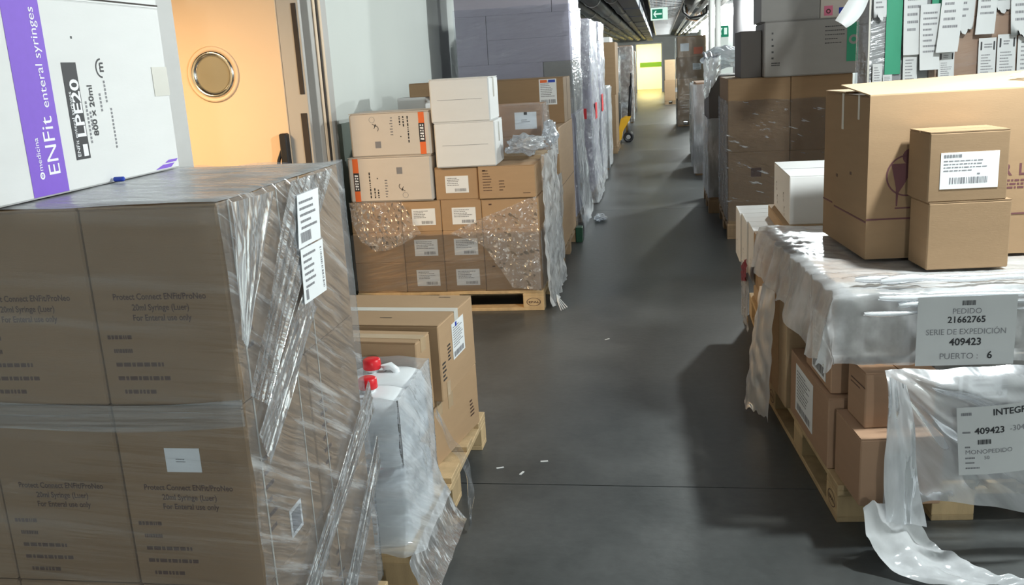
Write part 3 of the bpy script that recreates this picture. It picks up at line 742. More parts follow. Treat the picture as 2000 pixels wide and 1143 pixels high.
e, F = cb(-1.222, -.835, 6.49, 6.87, .790, 1.03, 'brown carton behind the finely printed one under bunched film', m='card_l')
def striped(x0, x1, z0, z1, flip, lab, rz):
    e, F = cb(x0, x1, 6.08, 6.46, z0, z1, lab, m='card_c', rz=rz, split='X', name='striped_carton', bev=.012)
    w, h = x1 - x0, z1 - z0
    # marks drawn for the lower carton; the upper one lies turned end for end
    g = (lambda u, v, o: F['F'](w - u, h - v, o)) if flip else F['F']
    p = plate('orange_stripe', 'orange', g, .035, .008, .075, h - .008, e, .0003, .0004)
    plate('black_field', 'ink', g, .036, .08, .076, .205, p, .0008, .0004)
    f = Flat()
    for k in range(6): f.rect(.044, .09 + k * .018, .052 + .006 * (k % 2), .102 + k * .018); f.rect(.058, .09 + k * .018, .068, .100 + k * .018)
    f.build('stripe_lettering', 'white_ink', g, p, .0014)
    f = Flat()
    for (u, a, b) in ((.145, .03, .20), (.175, .03, .10), (.20, .03, .085)):
        t = a; rg = random.Random(int(u * 1000))
        while t < b: q = rg.uniform(.006, .02); f.rect(u, t, u + .009, t + q); t += q + .006
    f.rect(.20, .16, .207, .168)
    f.ring(.375, .105, .018, .022, 16, 2.2, 4.8); f.ring(.395, .09, .014, .018, 16, 2.2, 4.8); f.rect(.37, .075, .378, .09)
    f.build('printing', 'ink', g, e, .0008)
    f = Flat().lines(.255, .03, .275, .16, 7, 5, .4).rect(.345, .19, .385, .235); f.ring(.395, .045, .018, .020, 18); f.build('grey_printing', 'ink_g', g, e, .0008)
    return e
striped(-2.125, -1.535, .791, 1.100, False, 'cream carton with an orange stripe at its left, lower of two', -1.0)
striped(-2.090, -1.535, 1.100, 1.395, True, 'cream carton with an orange stripe at its right, upper of two', 1.5)
for (x0, x1, z0, z1, lab, rz) in ((-1.505, -1.095, 1.010, 1.308, 'white carton, lower of the two stacked beside the striped cartons', 2), (-1.515, -1.115, 1.308, 1.592, 'white carton, upper of the two stacked beside the striped cartons', 1)):
    e, F = cb(x0, x1, 6.07, 6.45, z0, z1, lab, m='card_w', rz=rz, name='white_carton', split='X', bev=.008)
    plate('seam', 'ink_g', F['F'], .05, .146, x1 - x0 - .05, .148, e)
    plate('tape', 'tape_c', F['R'], .16, .15, .21, .28, e)
# cartons at the rear of that pallet
for k, (z0, z1) in enumerate(((.790, 1.13), (1.13, 1.365))):
    e, F = cb(-1.40, -.885, 6.93, 7.30, z0, z1, ['brown carton with a hanging label pouch, lower of the film wrapped pair', 'brown carton with a hanging label pouch, upper of the film wrapped pair'][k], m='card_r', flaps=k == 1)
    label_on(F['F'], .315, z1 - z0 - .18, .165, .125, e, 50 + k, 'blank'); plate('label_clip', 'black', F['F'], .385, z1 - z0 - .075, .41, z1 - z0 - .055, e, .002, .002)
cb(-2.06, -1.49, 6.9, 7.3, .790, 1.36, 'tall brown carton against the wall behind the striped cartons', m='card_d')
e, F = cb(-2.0, -1.78, 7.0, 7.25, 1.36, 1.457, 'flat white carton on the stack behind the striped cartons', m='card_w', name='white_carton')
e, F = cb(-1.905, -1.63, 7.02, 7.25, 1.457, 1.56, 'small dark brown carton on top of the flat white carton', m='card_d')
# torn film, bubbly flaps and bunched corner
lw = wrap('torn_stretch_wrap', -2.147, -.824, 6.098, 7.13, .16, .56, 'film_clear', 'torn stretch film round the lower labelled cartons', off=.010, amp=.006, nu=70, nv=24, sides='FR', seed=12, fu=3, fv=6)
def flap(name, rowsL, m, seed):
    # rowsL: list of (left(x,z), right(x,z)) from top to bottom, on the pallet front
    n = len(rowsL) - 1
    def fn(s, t):
        k = min(int(t * n), n - 1); q = t * n - k
        a = [lerp(rowsL[k][0][i], rowsL[k + 1][0][i], q) for i in (0, 1)]; b = [lerp(rowsL[k][1][i], rowsL[k + 1][1][i], q) for i in (0, 1)]
        x, z = lerp(a[0], b[0], s), lerp(a[1], b[1], s)
        return (x + 1.487, 6.070 - .012 * (1 + nz(x * 12, z * 12, seed)) - 6.614, z - .16 + .006 * nz(x * 20, z * 20, seed))
    o = sheet(name, fn, 40, 40, m, lw); return o
flap('film_flap', [((-2.14, .795), (-1.76, .792)), ((-2.13, .68), (-1.68, .64)), ((-2.10, .57), (-1.645, .57)), ((-2.07, .52), (-1.78, .50)), ((-1.98, .45), (-1.88, .46))], 'film_bubble', 3)
flap('film_flap', [((-.90, .78), (-.832, .80)), ((-1.30, .63), (-.83, .66)), ((-1.44, .565), (-.83, .55)), ((-1.22, .48), (-.83, .44)), ((-1.12, .33), (-.83, .30)), ((-1.03, .18), (-.83, .15))], 'film_bubble', 6)
cw2 = wrap('bunched_film', -1.05, -.826, 6.12, 6.98, .03, 1.06, 'film_white', 'bunched shiny film hanging down the aisle corner of the torn pallet', off=.040, amp=.028, nu=50, nv=50, sides='R', seed=21, fu=9, fv=5, flare=.03)
crumple('film_wad', (-.93, 6.35, 1.12), (.13, .16, .055), 'film_crumple', 'crumpled film wad on the finely printed carton', 2.0)
crumple('film_wad', (-.80, 6.72, 1.165), (.05, .14, .075), 'film_crumple', 'crumpled film wad at the top of the bunched corner film', 5.0)
wp = wrap('pouch_wrap', -1.40, -.885, 6.93, 7.30, .81, 1.372, 'film_clear', 'clear film round the two cartons with hanging label pouches', off=.020, amp=.008, nu=40, nv=24, sides='FR', seed=14)
for k in range(4):
    o = MB().tube([(-.735 + .02 * k * .3, 6.14 + .02 * k, .10 - .01 * k), (-.725, 6.1 + .03 * k, .06), (-.70 + .012 * k, 6.06 + .02 * k, .008 + .002 * k)], .004, 5).build('film_shred', 'card_w', None, True)
    tag(o, 'thin white shred of film dangling at the stamped pallet corner', 'plastic film', 'film shreds at the stamped pallet')

# ---- pallet of big brown cartons behind
pallet(-1.24, 8.06, .84, 1.20, 'wooden pallet with dark green end blocks under the big brown cartons', long='X', m='wood_d')
e, F = cb(-1.66, -.82, 7.46, 8.66, .144, .66, 'big brown carton at the bottom of the tall bare stack', m='card', flaps=False)
e, F = cb(-1.66, -.82, 7.46, 8.66, .66, 1.15, 'big brown carton in the middle of the tall bare stack', m='card'); label_on(F['F'], .785, .28, .05, .17, e, 61, 'tall')
plate('seam', 'dark', F['R'], .0, .0, 1.2, .003, e)
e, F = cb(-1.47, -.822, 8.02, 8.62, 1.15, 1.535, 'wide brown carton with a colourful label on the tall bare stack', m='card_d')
label_on(F['F'], .44, .16, .15, .215, e, 62, 'tall'); plate('label_header', 'orange', F['F'], .45, .345, .51, .368, e, .002, .0004); plate('label_header', 'blue', F['F'], .52, .345, .58, .368, e, .002, .0004)
plate('seam', 'ink_b', F['R'], .28, .0, .283, .38, e)
o = MB().box(-.03, .03, -.06, .06, 0, .14, .003).build('pallet_block', 'green_d'); o.location = (-.785, 8.60, 0); tag(o, 'dark green block at the corner of the old pallet', 'block')
wrap('side_film', -1.0, -.82, 7.19, 7.44, .10, .80, 'film_white', 'loose silver film beside the bare brown stack', off=.012, amp=.02, nu=30, nv=30, sides='R', seed=40, fu=6, fv=5)

# ---- lilac carton stacks
def lilac_stack(x0, x1, y0, y1, zs, splits, name_txt, ordn, film_m='film_clear', right_m=None):
    pallet((x0 + x1) / 2, (y0 + y1) / 2, x1 - x0, y1 - y0, 'wooden pallet under the %s lilac stack' % name_txt, long='X', m='wood_d')
    for i, (z0, z1) in enumerate(zip(zs, zs[1:])):
        sp = splits[i % len(splits)]
        for k, (a, b) in enumerate(((x0, sp - .002), (sp + .002, x1))):
            mm = 'card_g' if (right_m and i == right_m[0] and k == right_m[1]) else 'card_p'
            e, F = cb(a, b, y0, y1, z0, z1, '%s carton in layer %s of the %s lilac stack, %s' % ('grey' if mm == 'card_g' else 'lilac', ordn[i], name_txt, ['wall side', 'aisle side'][k]), m=mm, flaps=False, group='lilac cartons, %s stack' % name_txt, name='lilac_carton')
            if b - a > .5: plate('seam', 'ink_g', F['F'], .02, (z1 - z0) / 2, b - a - .02, (z1 - z0) / 2 + .003, e)
    return
ORD = ['one', 'two', 'three', 'four', 'five', 'six']
lilac_stack(-1.97, -.855, 9.15, 10.25, [.144, .66, 1.165, 1.67, 2.13, 2.48], [-1.4, -1.67, -1.125, -1.665, -1.02], 'taller', ORD, right_m=(2, 1))
w5 = wrap('lilac_wrap', -1.97, -.855, 9.15, 10.25, .0, 2.2, 'film_clear', 'stretch film round the taller lilac stack with trailing ends', off=.014, amp=.014, nu=50, nv=50, sides='FR', seed=15, flare=.05)
sheet('film_skirt', lambda s, t: (.575 + .03 * nz(s * 8, t * 5, 3) + .07 * t * t, lerp(-.5, .55, s), 1.15 - 1.12 * t + .03 * nz(s * 5, 3)), 30, 30, 'film_white', w5)
crumple('film_wad', (-.66, 9.75, .032), (.06, .16, .03), 'film_crumple', 'crumpled film end lying on the floor by the taller lilac stack', 8.0)
lilac_stack(-1.95, -.81, 10.95, 12.1, [.144, .69, 1.235, 1.685, 2.13], [-1.4, -1.2], 'shorter', ORD)
w6 = wrap('lilac_wrap', -1.95, -.81, 10.95, 12.1, .02, 2.12, 'film_crumple', 'loose shiny film round the shorter lilac stack', off=.018, amp=.026, nu=60, nv=60, sides='FR', seed=17, fu=4, fv=3, flare=.05)
MB().box(.592, .597, -.18, .10, .95, 1.14).build('red_sticker', 'red', w6); MB().box(.40, .52, -.606, -.600, .98, 1.10).build('red_sticker', 'red', w6)
lilac_stack(-1.95, -.80, 12.35, 13.5, [.144, .69, 1.235, 1.685, 2.15], [-1.3, -1.5], 'farther', ORD)
w7 = wrap('lilac_wrap', -1.95, -.80, 12.35, 13.5, .02, 2.14, 'film_crumple', 'loose shiny film round the farther lilac stack', off=.018, amp=.026, nu=40, nv=60, sides='FR', seed=19, fu=4, fv=3)
MB().box(.598, .603, -.45, -.15, .98, 1.20).build('red_sticker', 'red', w7)

# ---- farther left stacks
def far_stack(x0, x1, y0, y1, zs, m, txt, film_m=None, pal=True, seed=1.0):
    if pal: pallet((x0 + x1) / 2, (y0 + y1) / 2, x1 - x0, y1 - y0, 'wooden pallet under the %s' % txt, long='X', m='wood_d')
    for i, (z0, z1) in enumerate(zip(zs, zs[1:])):
        mm = m[i % len(m)] if isinstance(m, (list, tuple)) else m
        e, F = cb(x0 + .02 * (i % 2), x1 - .015 * ((i + 1) % 2), y0 + .01 * (i % 3), y1, z0, z1, 'carton in layer %s of the %s' % (ORD[i], txt), m=mm, flaps=(i == len(zs) - 2))
        if i % 2 == 0: label_on(F['F'], (x1 - x0) * .55, (z1 - z0) * .4, min(.2, (x1 - x0) * .3), min(.15, (z1 - z0) * .4), e, int(seed * 10) + i, 'ship')
    if film_m: wrap('stack_wrap', x0, x1, y0, y1, .03, zs[-1] - .02, film_m, 'stretch film round the %s' % txt, off=.018, amp=.014, nu=30, nv=40, sides='FRBL' if x0 > 0 else 'FR', seed=seed * 7)
far_stack(-1.5, -.82, 14.4, 15.5, [.144, .7, 1.26], ['card_g', 'card_w'], 'low grey white stack past the lilac stacks', 'film_white', seed=2)
far_stack(-1.5, -.79, 16.9, 18.0, [.144, 1.05, 1.96], 'card_d', 'tall plain brown stack past the lilac stacks', None, seed=3)
e, F = cb(-1.45, -.88, 16.95, 17.9, 1.96, 2.05, 'flat white tray on the tall plain brown stack', m='card_w', name='white_tray')
far_stack(-1.75, -.95, 21.2, 22.3, [.144, .7, 1.25, 1.75], ['card_g', 'card_d'], 'film wrapped stack behind the pallet truck', 'film_white', seed=4)
far_stack(-1.5, -.74, 25.0, 26.2, [.144, .8, 1.40, 2.0], 'card_r', 'reddish brown stack near the bright doorway', 'film_crumple', seed=5)
far_stack(-1.7, -.80, 30.0, 31.2, [.144, .8, 1.35, 1.9], ['card_d', 'card_l'], 'brown stack nearest the bright doorway on its left', 'film_clear', seed=6)
# metal roll cage
e = empty('roll_cage', (-1.02, 19.9, 0)); tag(e, 'tall silver wire roll cage behind the pallet truck', 'roll cage')
for x in (-.3, .12):
    for y in (.5, 1.0): MB().tube([(x, y, .08), (x, y, 1.9)], .016, 8).build('post', 'steel', e, True)
for y in (.5, 1.0): MB().tube([(-.3, y, 1.9), (-.2, y, 1.97), (.02, y, 1.97), (.12, y, 1.9)], .014, 8).build('top_hoop', 'steel', e, True)
for k in range(7):
    MB().tube([(-.3, .5, .3 + k * .22), (.12, .5, .3 + k * .22)], .006, 6).build('rail', 'steel', e)
    MB().tube([(.12, .5, .3 + k * .22), (.12, 1.0, .3 + k * .22)], .006, 6).build('rail', 'steel', e)
MB().box(-.32, .14, .48, 1.02, .08, .12).build('deck', 'steel', e)
for x in (-.25, .08):
    for y in (.55, .95): MB().lathe([(.0, -.015), (.04, -.015), (.04, .015), (.0, .015)], 14, (x, y, .04), 'Y').build('wheel', 'black', e)
# yellow pallet truck
e = empty('pallet_truck', (-.715, 19.3, 0)); tag(e, 'yellow hand pallet truck with a black upright handle', 'pallet truck')
mb = MB(); yv = (-.21, .21)
prof = [(-.20, .06), (-.10, .06), (-.07, .22), (.08, .46), (.10, .52), (-.02, .52), (-.10, .48), (-.17, .20)]
mb.v = [(x, y, z) for y in yv for (x, z) in prof]; n = len(prof)
mb.f = [tuple(range(n)), tuple(range(n, 2 * n))[::-1]] + [(k, k + n, (k + 1) % n + n, (k + 1) % n) for k in range(n)]
mb.build('chassis', 'yellow', e)
for y in (-.2, .06): MB().box(-1.25, -.12, y, y + .14, .04, .10, .008).build('fork', 'yellow', e)
for y in (-.12, .06):
    w = MB().lathe([(.0, 0), (.03, 0), (.03, .01), (.06, .01), (.07, 0), (.10, 0), (.105, .01), (.105, .05), (.10, .06), (.0, .06)], 24, (.04, y, .105), 'Y').build('steer_wheel', 'black', e, True)
    MB().lathe([(.0, -.004), (.045, -.004), (.045, 0)], 16, (.04, y, .105), 'Y').build('hub', 'steel', w)
MB().lathe([(.0, 0), (.045, 0), (.045, .26), (.03, .28), (.0, .28)], 16, (.04, 0, .2)).build('pump', 'steel', e, True)
h = MB().tube([(.05, 0, .40), (.085, 0, .75), (.11, 0, 1.12)], .036, 10).build('handle_shaft', 'black', e, True)
MB().tube([(.11, 0, 1.12), (.115, -.07, 1.18), (.12, -.08, 1.30), (.122, -.05, 1.36), (.122, .05, 1.36), (.12, .08, 1.30), (.115, .07, 1.18), (.11, 0, 1.12)], .02, 8).build('grip_loop', 'black', e, True)

# ================================================================== RIGHT ROW
# ---- nearest pallet, turned five degrees
OX, OY, OA = .593, 3.135, 5.0
ca, sa = math.cos(R(OA)), math.sin(R(OA))
def w1(a, b): return (OX + a * ca - b * sa, OY + a * sa + b * ca)
def c1(a0, a1, b0, b1, z0, z1, label, rz=0.0, **kw):
    x, y = w1((a0 + a1) / 2, (b0 + b1) / 2)
    return carton(x, y, z0, a1 - a0, b1 - b0, z1 - z0, label, rz=OA + rz, **kw)
x, y = w1(.40, .60)
pallet(x, y, .80, 1.20, 'pale wooden pallet with stamped blocks under the film draped cartons with paper signs', long='Y', rz=OA, stamp=True)
e, F = carton(.7515, 3.1295, .144, .27, .275, .243, 'brown carton jutting over the front corner of the sign pallet', m='card_r', rz=6.5, split='Y')
label_on(F['F'], .085, .02, .09, .17, e, 71, 'vert')
e, F = carton(.765, 3.168, .388, .235, .17, .198, 'brown carton standing back on the corner carton of the sign pallet', m='card_r', rz=8, split='Y')
f = Flat().rect(.03, .14, .17, .145).rect(.03, .125, .12, .129); f.build('printing', 'ink_b', F['L'], e, .0008)
e, F = c1(-.003, .27, .135, .735, .144, .420, 'brown carton with a large barcode label on its aisle side, lower one', m='card_r', split='Y')
label_on(F['L'], .10, .045, .28, .20, e, 72, 'tall')
e, F = c1(.014, .27, .175, .545, .422, .700, 'brown carton with a large barcode label on its aisle side, upper one', m='card_r', split='Y')
label_on(F['L'], .10, .02, .20, .24, e, 73, 'tall')
for k, (b0, b1) in enumerate(((.755, .90), (.905, 1.05), (1.055, 1.19))):
    e, F = c1(-.02, .27, b0, b1, .144, .79, 'tall slim tan carton, %s of three at the rear of the sign pallet' % ['first', 'second', 'third'][k], m=['card_l', 'card', 'card_r'][k], split='X')
for i, (z0, z1) in enumerate(((.144, .385), (.387, .610))):
    for k, (a0, a1) in enumerate(((.315, .56), (.565, .82))):
        c1(a0, a1, .02, .42, z0, z1, 'grey carton seen through the front film, %s layer, %s' % (['bottom', 'upper'][i], ['beside the jutting carton', 'outer one'][k]), m='card_g', split='X', flaps=False)
    c1(.29, .82, .45, 1.19, z0, z1, 'inner brown carton under the draped film, %s layer' % ['bottom', 'upper'][i], m='card_d', flaps=False)
c1(.28, .82, .03, .42, .612, .842, 'wide grey white carton under the front of the draped film', m='card_g', flaps=False)
c1(.03, .275, .02, .17, .612, .842, 'small grey white carton under the draped film corner', m='card_g', flaps=False)
c1(.02, .275, .18, .72, .702, .842, 'flat brown carton under the draped film', m='card', flaps=False)
c1(.28, .82, .45, 1.19, .612, .842, 'large brown carton under the draped film', m='card', flaps=False)
# draped film on top
dr_ = empty('draped_film', (0, 0, 0)); tag(dr_, 'milky plastic film draped over the sign pallet under the big open carton', 'plastic film')
def drape(s, t):
    sp = lerp(-.30, 1.10, s); tp = lerp(-.28, 1.28, t)
    ds, db = max(0, -sp), max(0, -tp)
    edge = .045 * nz(sp * 7 + tp * 5, 4.2)
    ds2 = ds * (.62 + .25 * max(0, 1 - abs(tp - .15) / .5)) ; db2 = db * .86
    drop = max(ds2, db2) + .18 * min(ds2, db2)
    a = sp if sp > 0 else -.035 - .25 * ds * (.6 + .5 * nz(tp * 6, 1.0)); b = tp if tp > 0 else -.020 - .06 * db * (1 + .6 * nz(sp * 9, 2.0))
    if b > 0: b = b * 1.0
    fold = 0.0
    if sp < .17 or tp < .40:
        k = min(1, max(0, (.19 - sp) / .15)) if sp < .19 else 0; k2 = min(1, max(0, (.36 - tp) / .2)); kk = max(k, k2)
        fold = kk * (.020 * abs(nz(sp * 4 + tp * 3, tp * 13, 3.0)) + .010 * abs(nz(sp * 22, tp * 22, 5.0)))
    hump = .006
    z = .844 + fold - drop + (edge if drop > .12 else 0) * .6
    if ds > 0: a -= .022 * nz(tp * 11, ds * 5, 7.0)
    if db > 0: b -= .016 * abs(nz(sp * 13, db * 9, 8.0))
    x, y = w1(a, b)
    return (x, y, z)
sheet('film_sheet', drape, 110, 110, 'sheet_milk', dr_)
for k, (z_, b_, a0_, r_) in enumerate(((.874, .035, .13, .020), (.838, -.050, .10, .016), (.815, -.060, .16, .015), (.79, -.064, .05, .013), (.872, .085, .06, .016))):
    def fold(s, t, z_=z_, b_=b_, a0_=a0_, r_=r_, k=k):
        a = lerp(a0_, 1.02, s); an = t * 4.6 - .6; rr = r_ * (.55 + .6 * math.sin(math.pi * min(1, s * 6)) ** .5 * (.7 + .5 * nz(s * 7, k * 3.0)))
        x, y = w1(a, b_ - rr * math.sin(an) + .014 * nz(s * 5, k * 2.0)); return (x, y, z_ + rr * math.cos(an) * .8 + .012 * nz(s * 4, 5.0 + k))
    sheet('film_fold', fold, 60, 10, 'fold', dr_)
# big carton with its top flap sprung open
cx, cy = .757, 3.614
BA = 5.5
W, D, Hh = .86, .60, .612
bx_, by_ = cx + (W / 2) * math.cos(R(BA)) - (D / 2) * math.sin(R(BA)), cy + (W / 2) * math.sin(R(BA)) + (D / 2) * math.cos(R(BA))
e = empty('open_carton', (bx_, by_, .856), R(BA)); tag(e, 'big brown open carton with a printed circle and a sprung top flap', 'carton')
th = .006
MB().box(-W / 2, W / 2, -D / 2, -D / 2 + th, 0, Hh).box(-W / 2, W / 2, D / 2 - th, D / 2, 0, Hh).box(-W / 2, -W / 2 + th, -D / 2 + th, D / 2 - th, 0, Hh).box(W / 2 - th, W / 2, -D / 2 + th, D / 2 - th, 0, Hh).box(-W / 2 + th, W / 2 - th, -D / 2 + th, D / 2 - th, 0, th).build('body', 'card_d', e)
def pl(name, p, m='card_l', t=.005):
    mb = MB(); mb.v = [tuple(q) for q in p] + [(q[0], q[1], q[2] + t) for q in p]
    mb.f = [(3, 2, 1, 0), (4, 5, 6, 7), (0, 1, 5, 4), (1, 2, 6, 5), (2, 3, 7, 6), (3, 0, 4, 7)]; return mb.build(name, m, e)
pl('flap', [(-W / 2, -D / 2, Hh), (W / 2, -D / 2, Hh), (W / 2 - .03, -D / 2 + .31, Hh + .052), (-W / 2 - .02, -D / 2 + .31, Hh + .030)])
pl('flap', [(-W / 2, D / 2 - .29, Hh + .002), (W / 2, D / 2 - .29, Hh + .002), (W / 2, D / 2, Hh), (-W / 2, D / 2, Hh)])
pl('flap', [(-W / 2, -D / 2 + .02, Hh - .006), (-W / 2 + .28, -D / 2 + .02, Hh - .010), (-W / 2 + .28, D / 2 - .02, Hh - .010), (-W / 2, D / 2 - .02, Hh - .006)])
F = faces_of(W, D, Hh)
plate('printed_line', 'ink_m', F['F'], .0, .150, W, .156, e); plate('printed_line', 'ink_m', F['L'], .17, .140, .60, .146, e); plate('printed_line', 'ink_m', F['L'], 0, .150, .14, .156, e)
f = Flat().ring(.145, .315, .072, .078, 36); f.poly([(.085, .36), (.17, .36), (.14, .29), (.115, .25), (.112, .20), (.107, .20), (.105, .27)]); f.ring(.155, .385, 0, .03, 20)
f.rect(.104, .190, .16, .196); f.build('circle_emblem', 'ink_m', F['F'], e, .0008)
f = Flat().text('R', .485, .298, .06, True).text('L', .545, .298, .06, True); f.lines(.485, .245, .70, .285, 3, 7, .55); f.build('printing', 'ink_m', F['F'], e, .0008)
plate('tape_strip', 'tape_c', F['L'], .25, .47, .275, Hh, e); plate('tape_strip', 'tape_c', F['L'], .46, .52, .48, Hh, e)
for (u, v) in ((.38, .30), (.19, .27)): plate('scuff_mark', 'ink_b', F['L'], u, v, u + .02, v + .012, e)
# crumpled tape film on the flap
crumple('tape_scrap', (1.36, 3.78, 1.512), (.06, .03, .010), 'film_crumple', 'crumpled clear tape scrap on the sprung flap', 11.0)
# two small cartons in front of it
e, F = carton(1.057, 3.512, .856, .285, .175, .244, 'plain brown carton under the small labelled carton before the open carton', m='card_d', rz=6, flaps=True)
e, F = carton(1.042, 3.522, 1.10, .272, .195, .245, 'small brown carton with a white barcode label before the open carton', m='card_d', rz=6, flaps=True)
p = plate('label', 'label', F['F'], .040, .045, .238, .172, e)
f = Flat().lines(.050, .152, .15, .165, 1, 3, .8); f.lines(.050, .105, .20, .150, 4, 5, .3); f.barcode(.072, .063, .205, .085, 5); f.rect(.165, .093, .175, .098); f.build('print', 'ink_g', F['F'], p, .0021)
# plastic sheet over the front, with a long tail to the floor
pf = empty('front_plastic', (0, 0, 0)); tag(pf, 'crinkled clear plastic sheet hanging over the pallet front and trailing on the floor', 'plastic film')
def front(s, t):
    x = lerp(.705, 1.62, s); z = lerp(.618, .135 + .035 * math.sin(s * 7), t)
    ang = math.atan2(.64 - z, x - .68); rad = math.hypot(x - .68, .64 - z)
    fold = (math.sin(ang * 17) + .5 * math.sin(ang * 31 + 1)) * min(1, rad * 3.0) * max(0, 1 - rad * 1.1) + .6 * nz(s * 6, t * 4, 2.0)
    y = 2.955 + .085 * (x - .7) + .016 * fold - .012 * math.sin(t * 3.1)
    if t < .12: y += .05 * (1 - t / .12) ** 2
    return (x, y, z + .01 * nz(s * 8, t * 2))
sheet('film_sheet', front, 90, 60, 'sheet_front', pf)
def gather(s, t):     # doubled edge of the sheet
    wd = .05 + .10 * t * (1 - .2 * t)
    x = .700 + wd * s + .006 * math.sin(t * 7); z = lerp(.62, .13, t) - .02 * s
    y = 2.925 + .010 * math.sin(s * 5 + t * 4) - .02 * t + .012 * nz(s * 3, t * 5)
    return (x, y, z)
sheet('film_gather', gather, 24, 40, film('gathered_sheet', .30, .30, stretch=(10, 6, 2), nscale=1, rough=.2, bump=.6, bscale=1.5, lo=.35, hi=.7), pf)
tail = [(.70, 2.93, .18, .10), (.725, 2.90, .10, .13), (.76, 2.87, .04, .13), (.81, 2.82, .018, .12), (.88, 2.77, .012, .09), (.97, 2.735, .010, .07), (1.06, 2.74, .010, .06), (1.15, 2.71, .010, .05), (1.27, 2.62, .010, .05)]
def tailf(s, t):
    k = min(int(s * (len(tail) - 1)), len(tail) - 2); q = s * (len(tail) - 1) - k
    p = [lerp(tail[k][i], tail[k + 1][i], q) for i in range(4)]
    off = (t - .5) * p[3] * 2
    return (p[0] + off * .75, p[1] + off * .55, max(.004, p[2] + .018 * (1 + math.sin(t * 9 + s * 11)) * .6 + .012 * nz(s * 14, t * 6)))
sheet('film_tail', tailf, 70, 18, film('tail_sheet', .22, .25, stretch=(6, 6, 4), nscale=1, rough=.18, bump=.5, bscale=1.6, lo=.35, hi=.7), pf)
# paper signs
def sign(name, x0, x1, y, z0, z1, rz, label, bend=.0, tilt=0.0):
    e = empty(name, ((x0 + x1) / 2, y, z0), R(rz)); e.rotation_euler = (0, R(tilt), R(rz)); tag(e, label, 'paper sign')
    w, h = x1 - x0, z1 - z0
    g = lambda u, v, o: (u - w / 2, bend * math.sin(math.pi * u / w) - o, v)
    mb = MB(); n = 10
    for o in (0, .0008):
        for j in range(2):
            for i in range(n + 1): mb.v.append(g(w * i / n, h * j, o))
    m_ = n + 1
    for i in range(n):
        mb.f.append((i + 1, i, m_ + i, m_ + i + 1)); mb.f.append((2 * m_ + i, 2 * m_ + i + 1, 3 * m_ + i + 1, 3 * m_ + i))
    mb.build('sheet', 'paper', e, True)
    return e, g, w, h
e, g, w, h = sign('paper_sign', .812, 1.122, 3.075, .612, .846, 4, 'large white paper sign reading PEDIDO 21662765 on the draped film')
f = Flat().text('21662765', w / 2, h - .088, .030, True, 'CENTER').text('409423', w / 2, h - .165, .034, True, 'CENTER').text('6', .225, h - .212, .034, True)
f.barcode(.138, h - .030, .182, h - .014, 3); f.build('lettering', 'ink', g, e, .0018)
f = Flat().text('PEDIDO', w / 2, h - .058, .026, False, 'CENTER').text('SERIE DE EXPEDICI\u00d3N', w / 2, h - .128, .0275, False, 'CENTER', sx=.93).text('PUERTO :', .075, h - .212, .029, False)
f.build('grey_lettering', 'ink_g', g, e, .0018)
e, g, w, h = sign('paper_sign', .925, 1.185, 2.935, .300, .532, 5, 'curling white paper sign reading INTEGRA2 and a large 1', bend=-.012, tilt=-5)
f = Flat().text('INTEGRA2', .105, h - .032, .030, True, sx=1.0).text('409423', .050, h - .092, .030, True).text('1', .195, h - .185, .085, True)
f.barcode(.058, h - .128, .10, h - .112, 8); f.build('lettering', 'ink', g, e, .0018)
f = Flat().text('-30467', .155, h - .090, .026).text('MONOPEDIDO', .020, h - .160, .021).text('50', .075, h - .180, .017)
f.lines(.02, h - .140, .045, h - .133, 1, 3, .8).lines(.02, h - .178, .06, h - .170, 1, 4, .7).lines(.02, h - .194, .05, h - .187, 1, 5, .7).lines(.02, h - .212, .065, h - .205, 1, 6, .7).lines(.012, h - .03, .05, h - .018, 1, 9, .8).lines(.014, h - .09, .044, h - .082, 1, 11, .8)
f.build('grey_lettering', 'ink_g', g, e, .0018)
e, g, w, h = sign('paper_sign', .950, 1.105, 3.062, .500, .608, 5, 'smaller paper label under the film above the curling sign')
f = Flat().text('INTEGRAZ', .055, .010, .018, True); f.barcode(.012, .015, .03, .118, 5, True); f.barcode(.135, .03, .155, .12, 6, True); f.build('lettering', 'ink', g, e, .0018)
f = Flat().lines(.045, .04, .12, .11, 4, 8, .4); f.build('grey_lettering', 'ink_g', g, e, .0018)
# torn tan film hanging from the rear corner
def hang(s, t):
    a = Vector((.50, 4.42, .56)); b = Vector((.505, 3.93, .70)); c = Vector((.405, 4.30, .02)); d = Vector((.485, 3.95, .05))
    p = (a * (1 - s) + b * s) * (1 - t) + (c * (1 - s) + d * s) * t
    p.x += -.05 + .02 * math.sin(s * 7 + t * 2) - .012 * math.sin(t * 3.1) + .01 * nz(s * 8, t * 8)
    if t > .95: p.z += .05 * abs(nz(s * 9, 2.0))
    return p
o = sheet('hanging_film', hang, 40, 40, film('tan_hanging_film', .30, .25, stretch=(8, 8, 2), nscale=1.2, rough=.3, bump=.5, bscale=1.5, tint=(.95, .85, .74), lo=.35, hi=.7)); tag(o, 'torn tan film hanging down to the floor behind the sign pallet', 'plastic film')

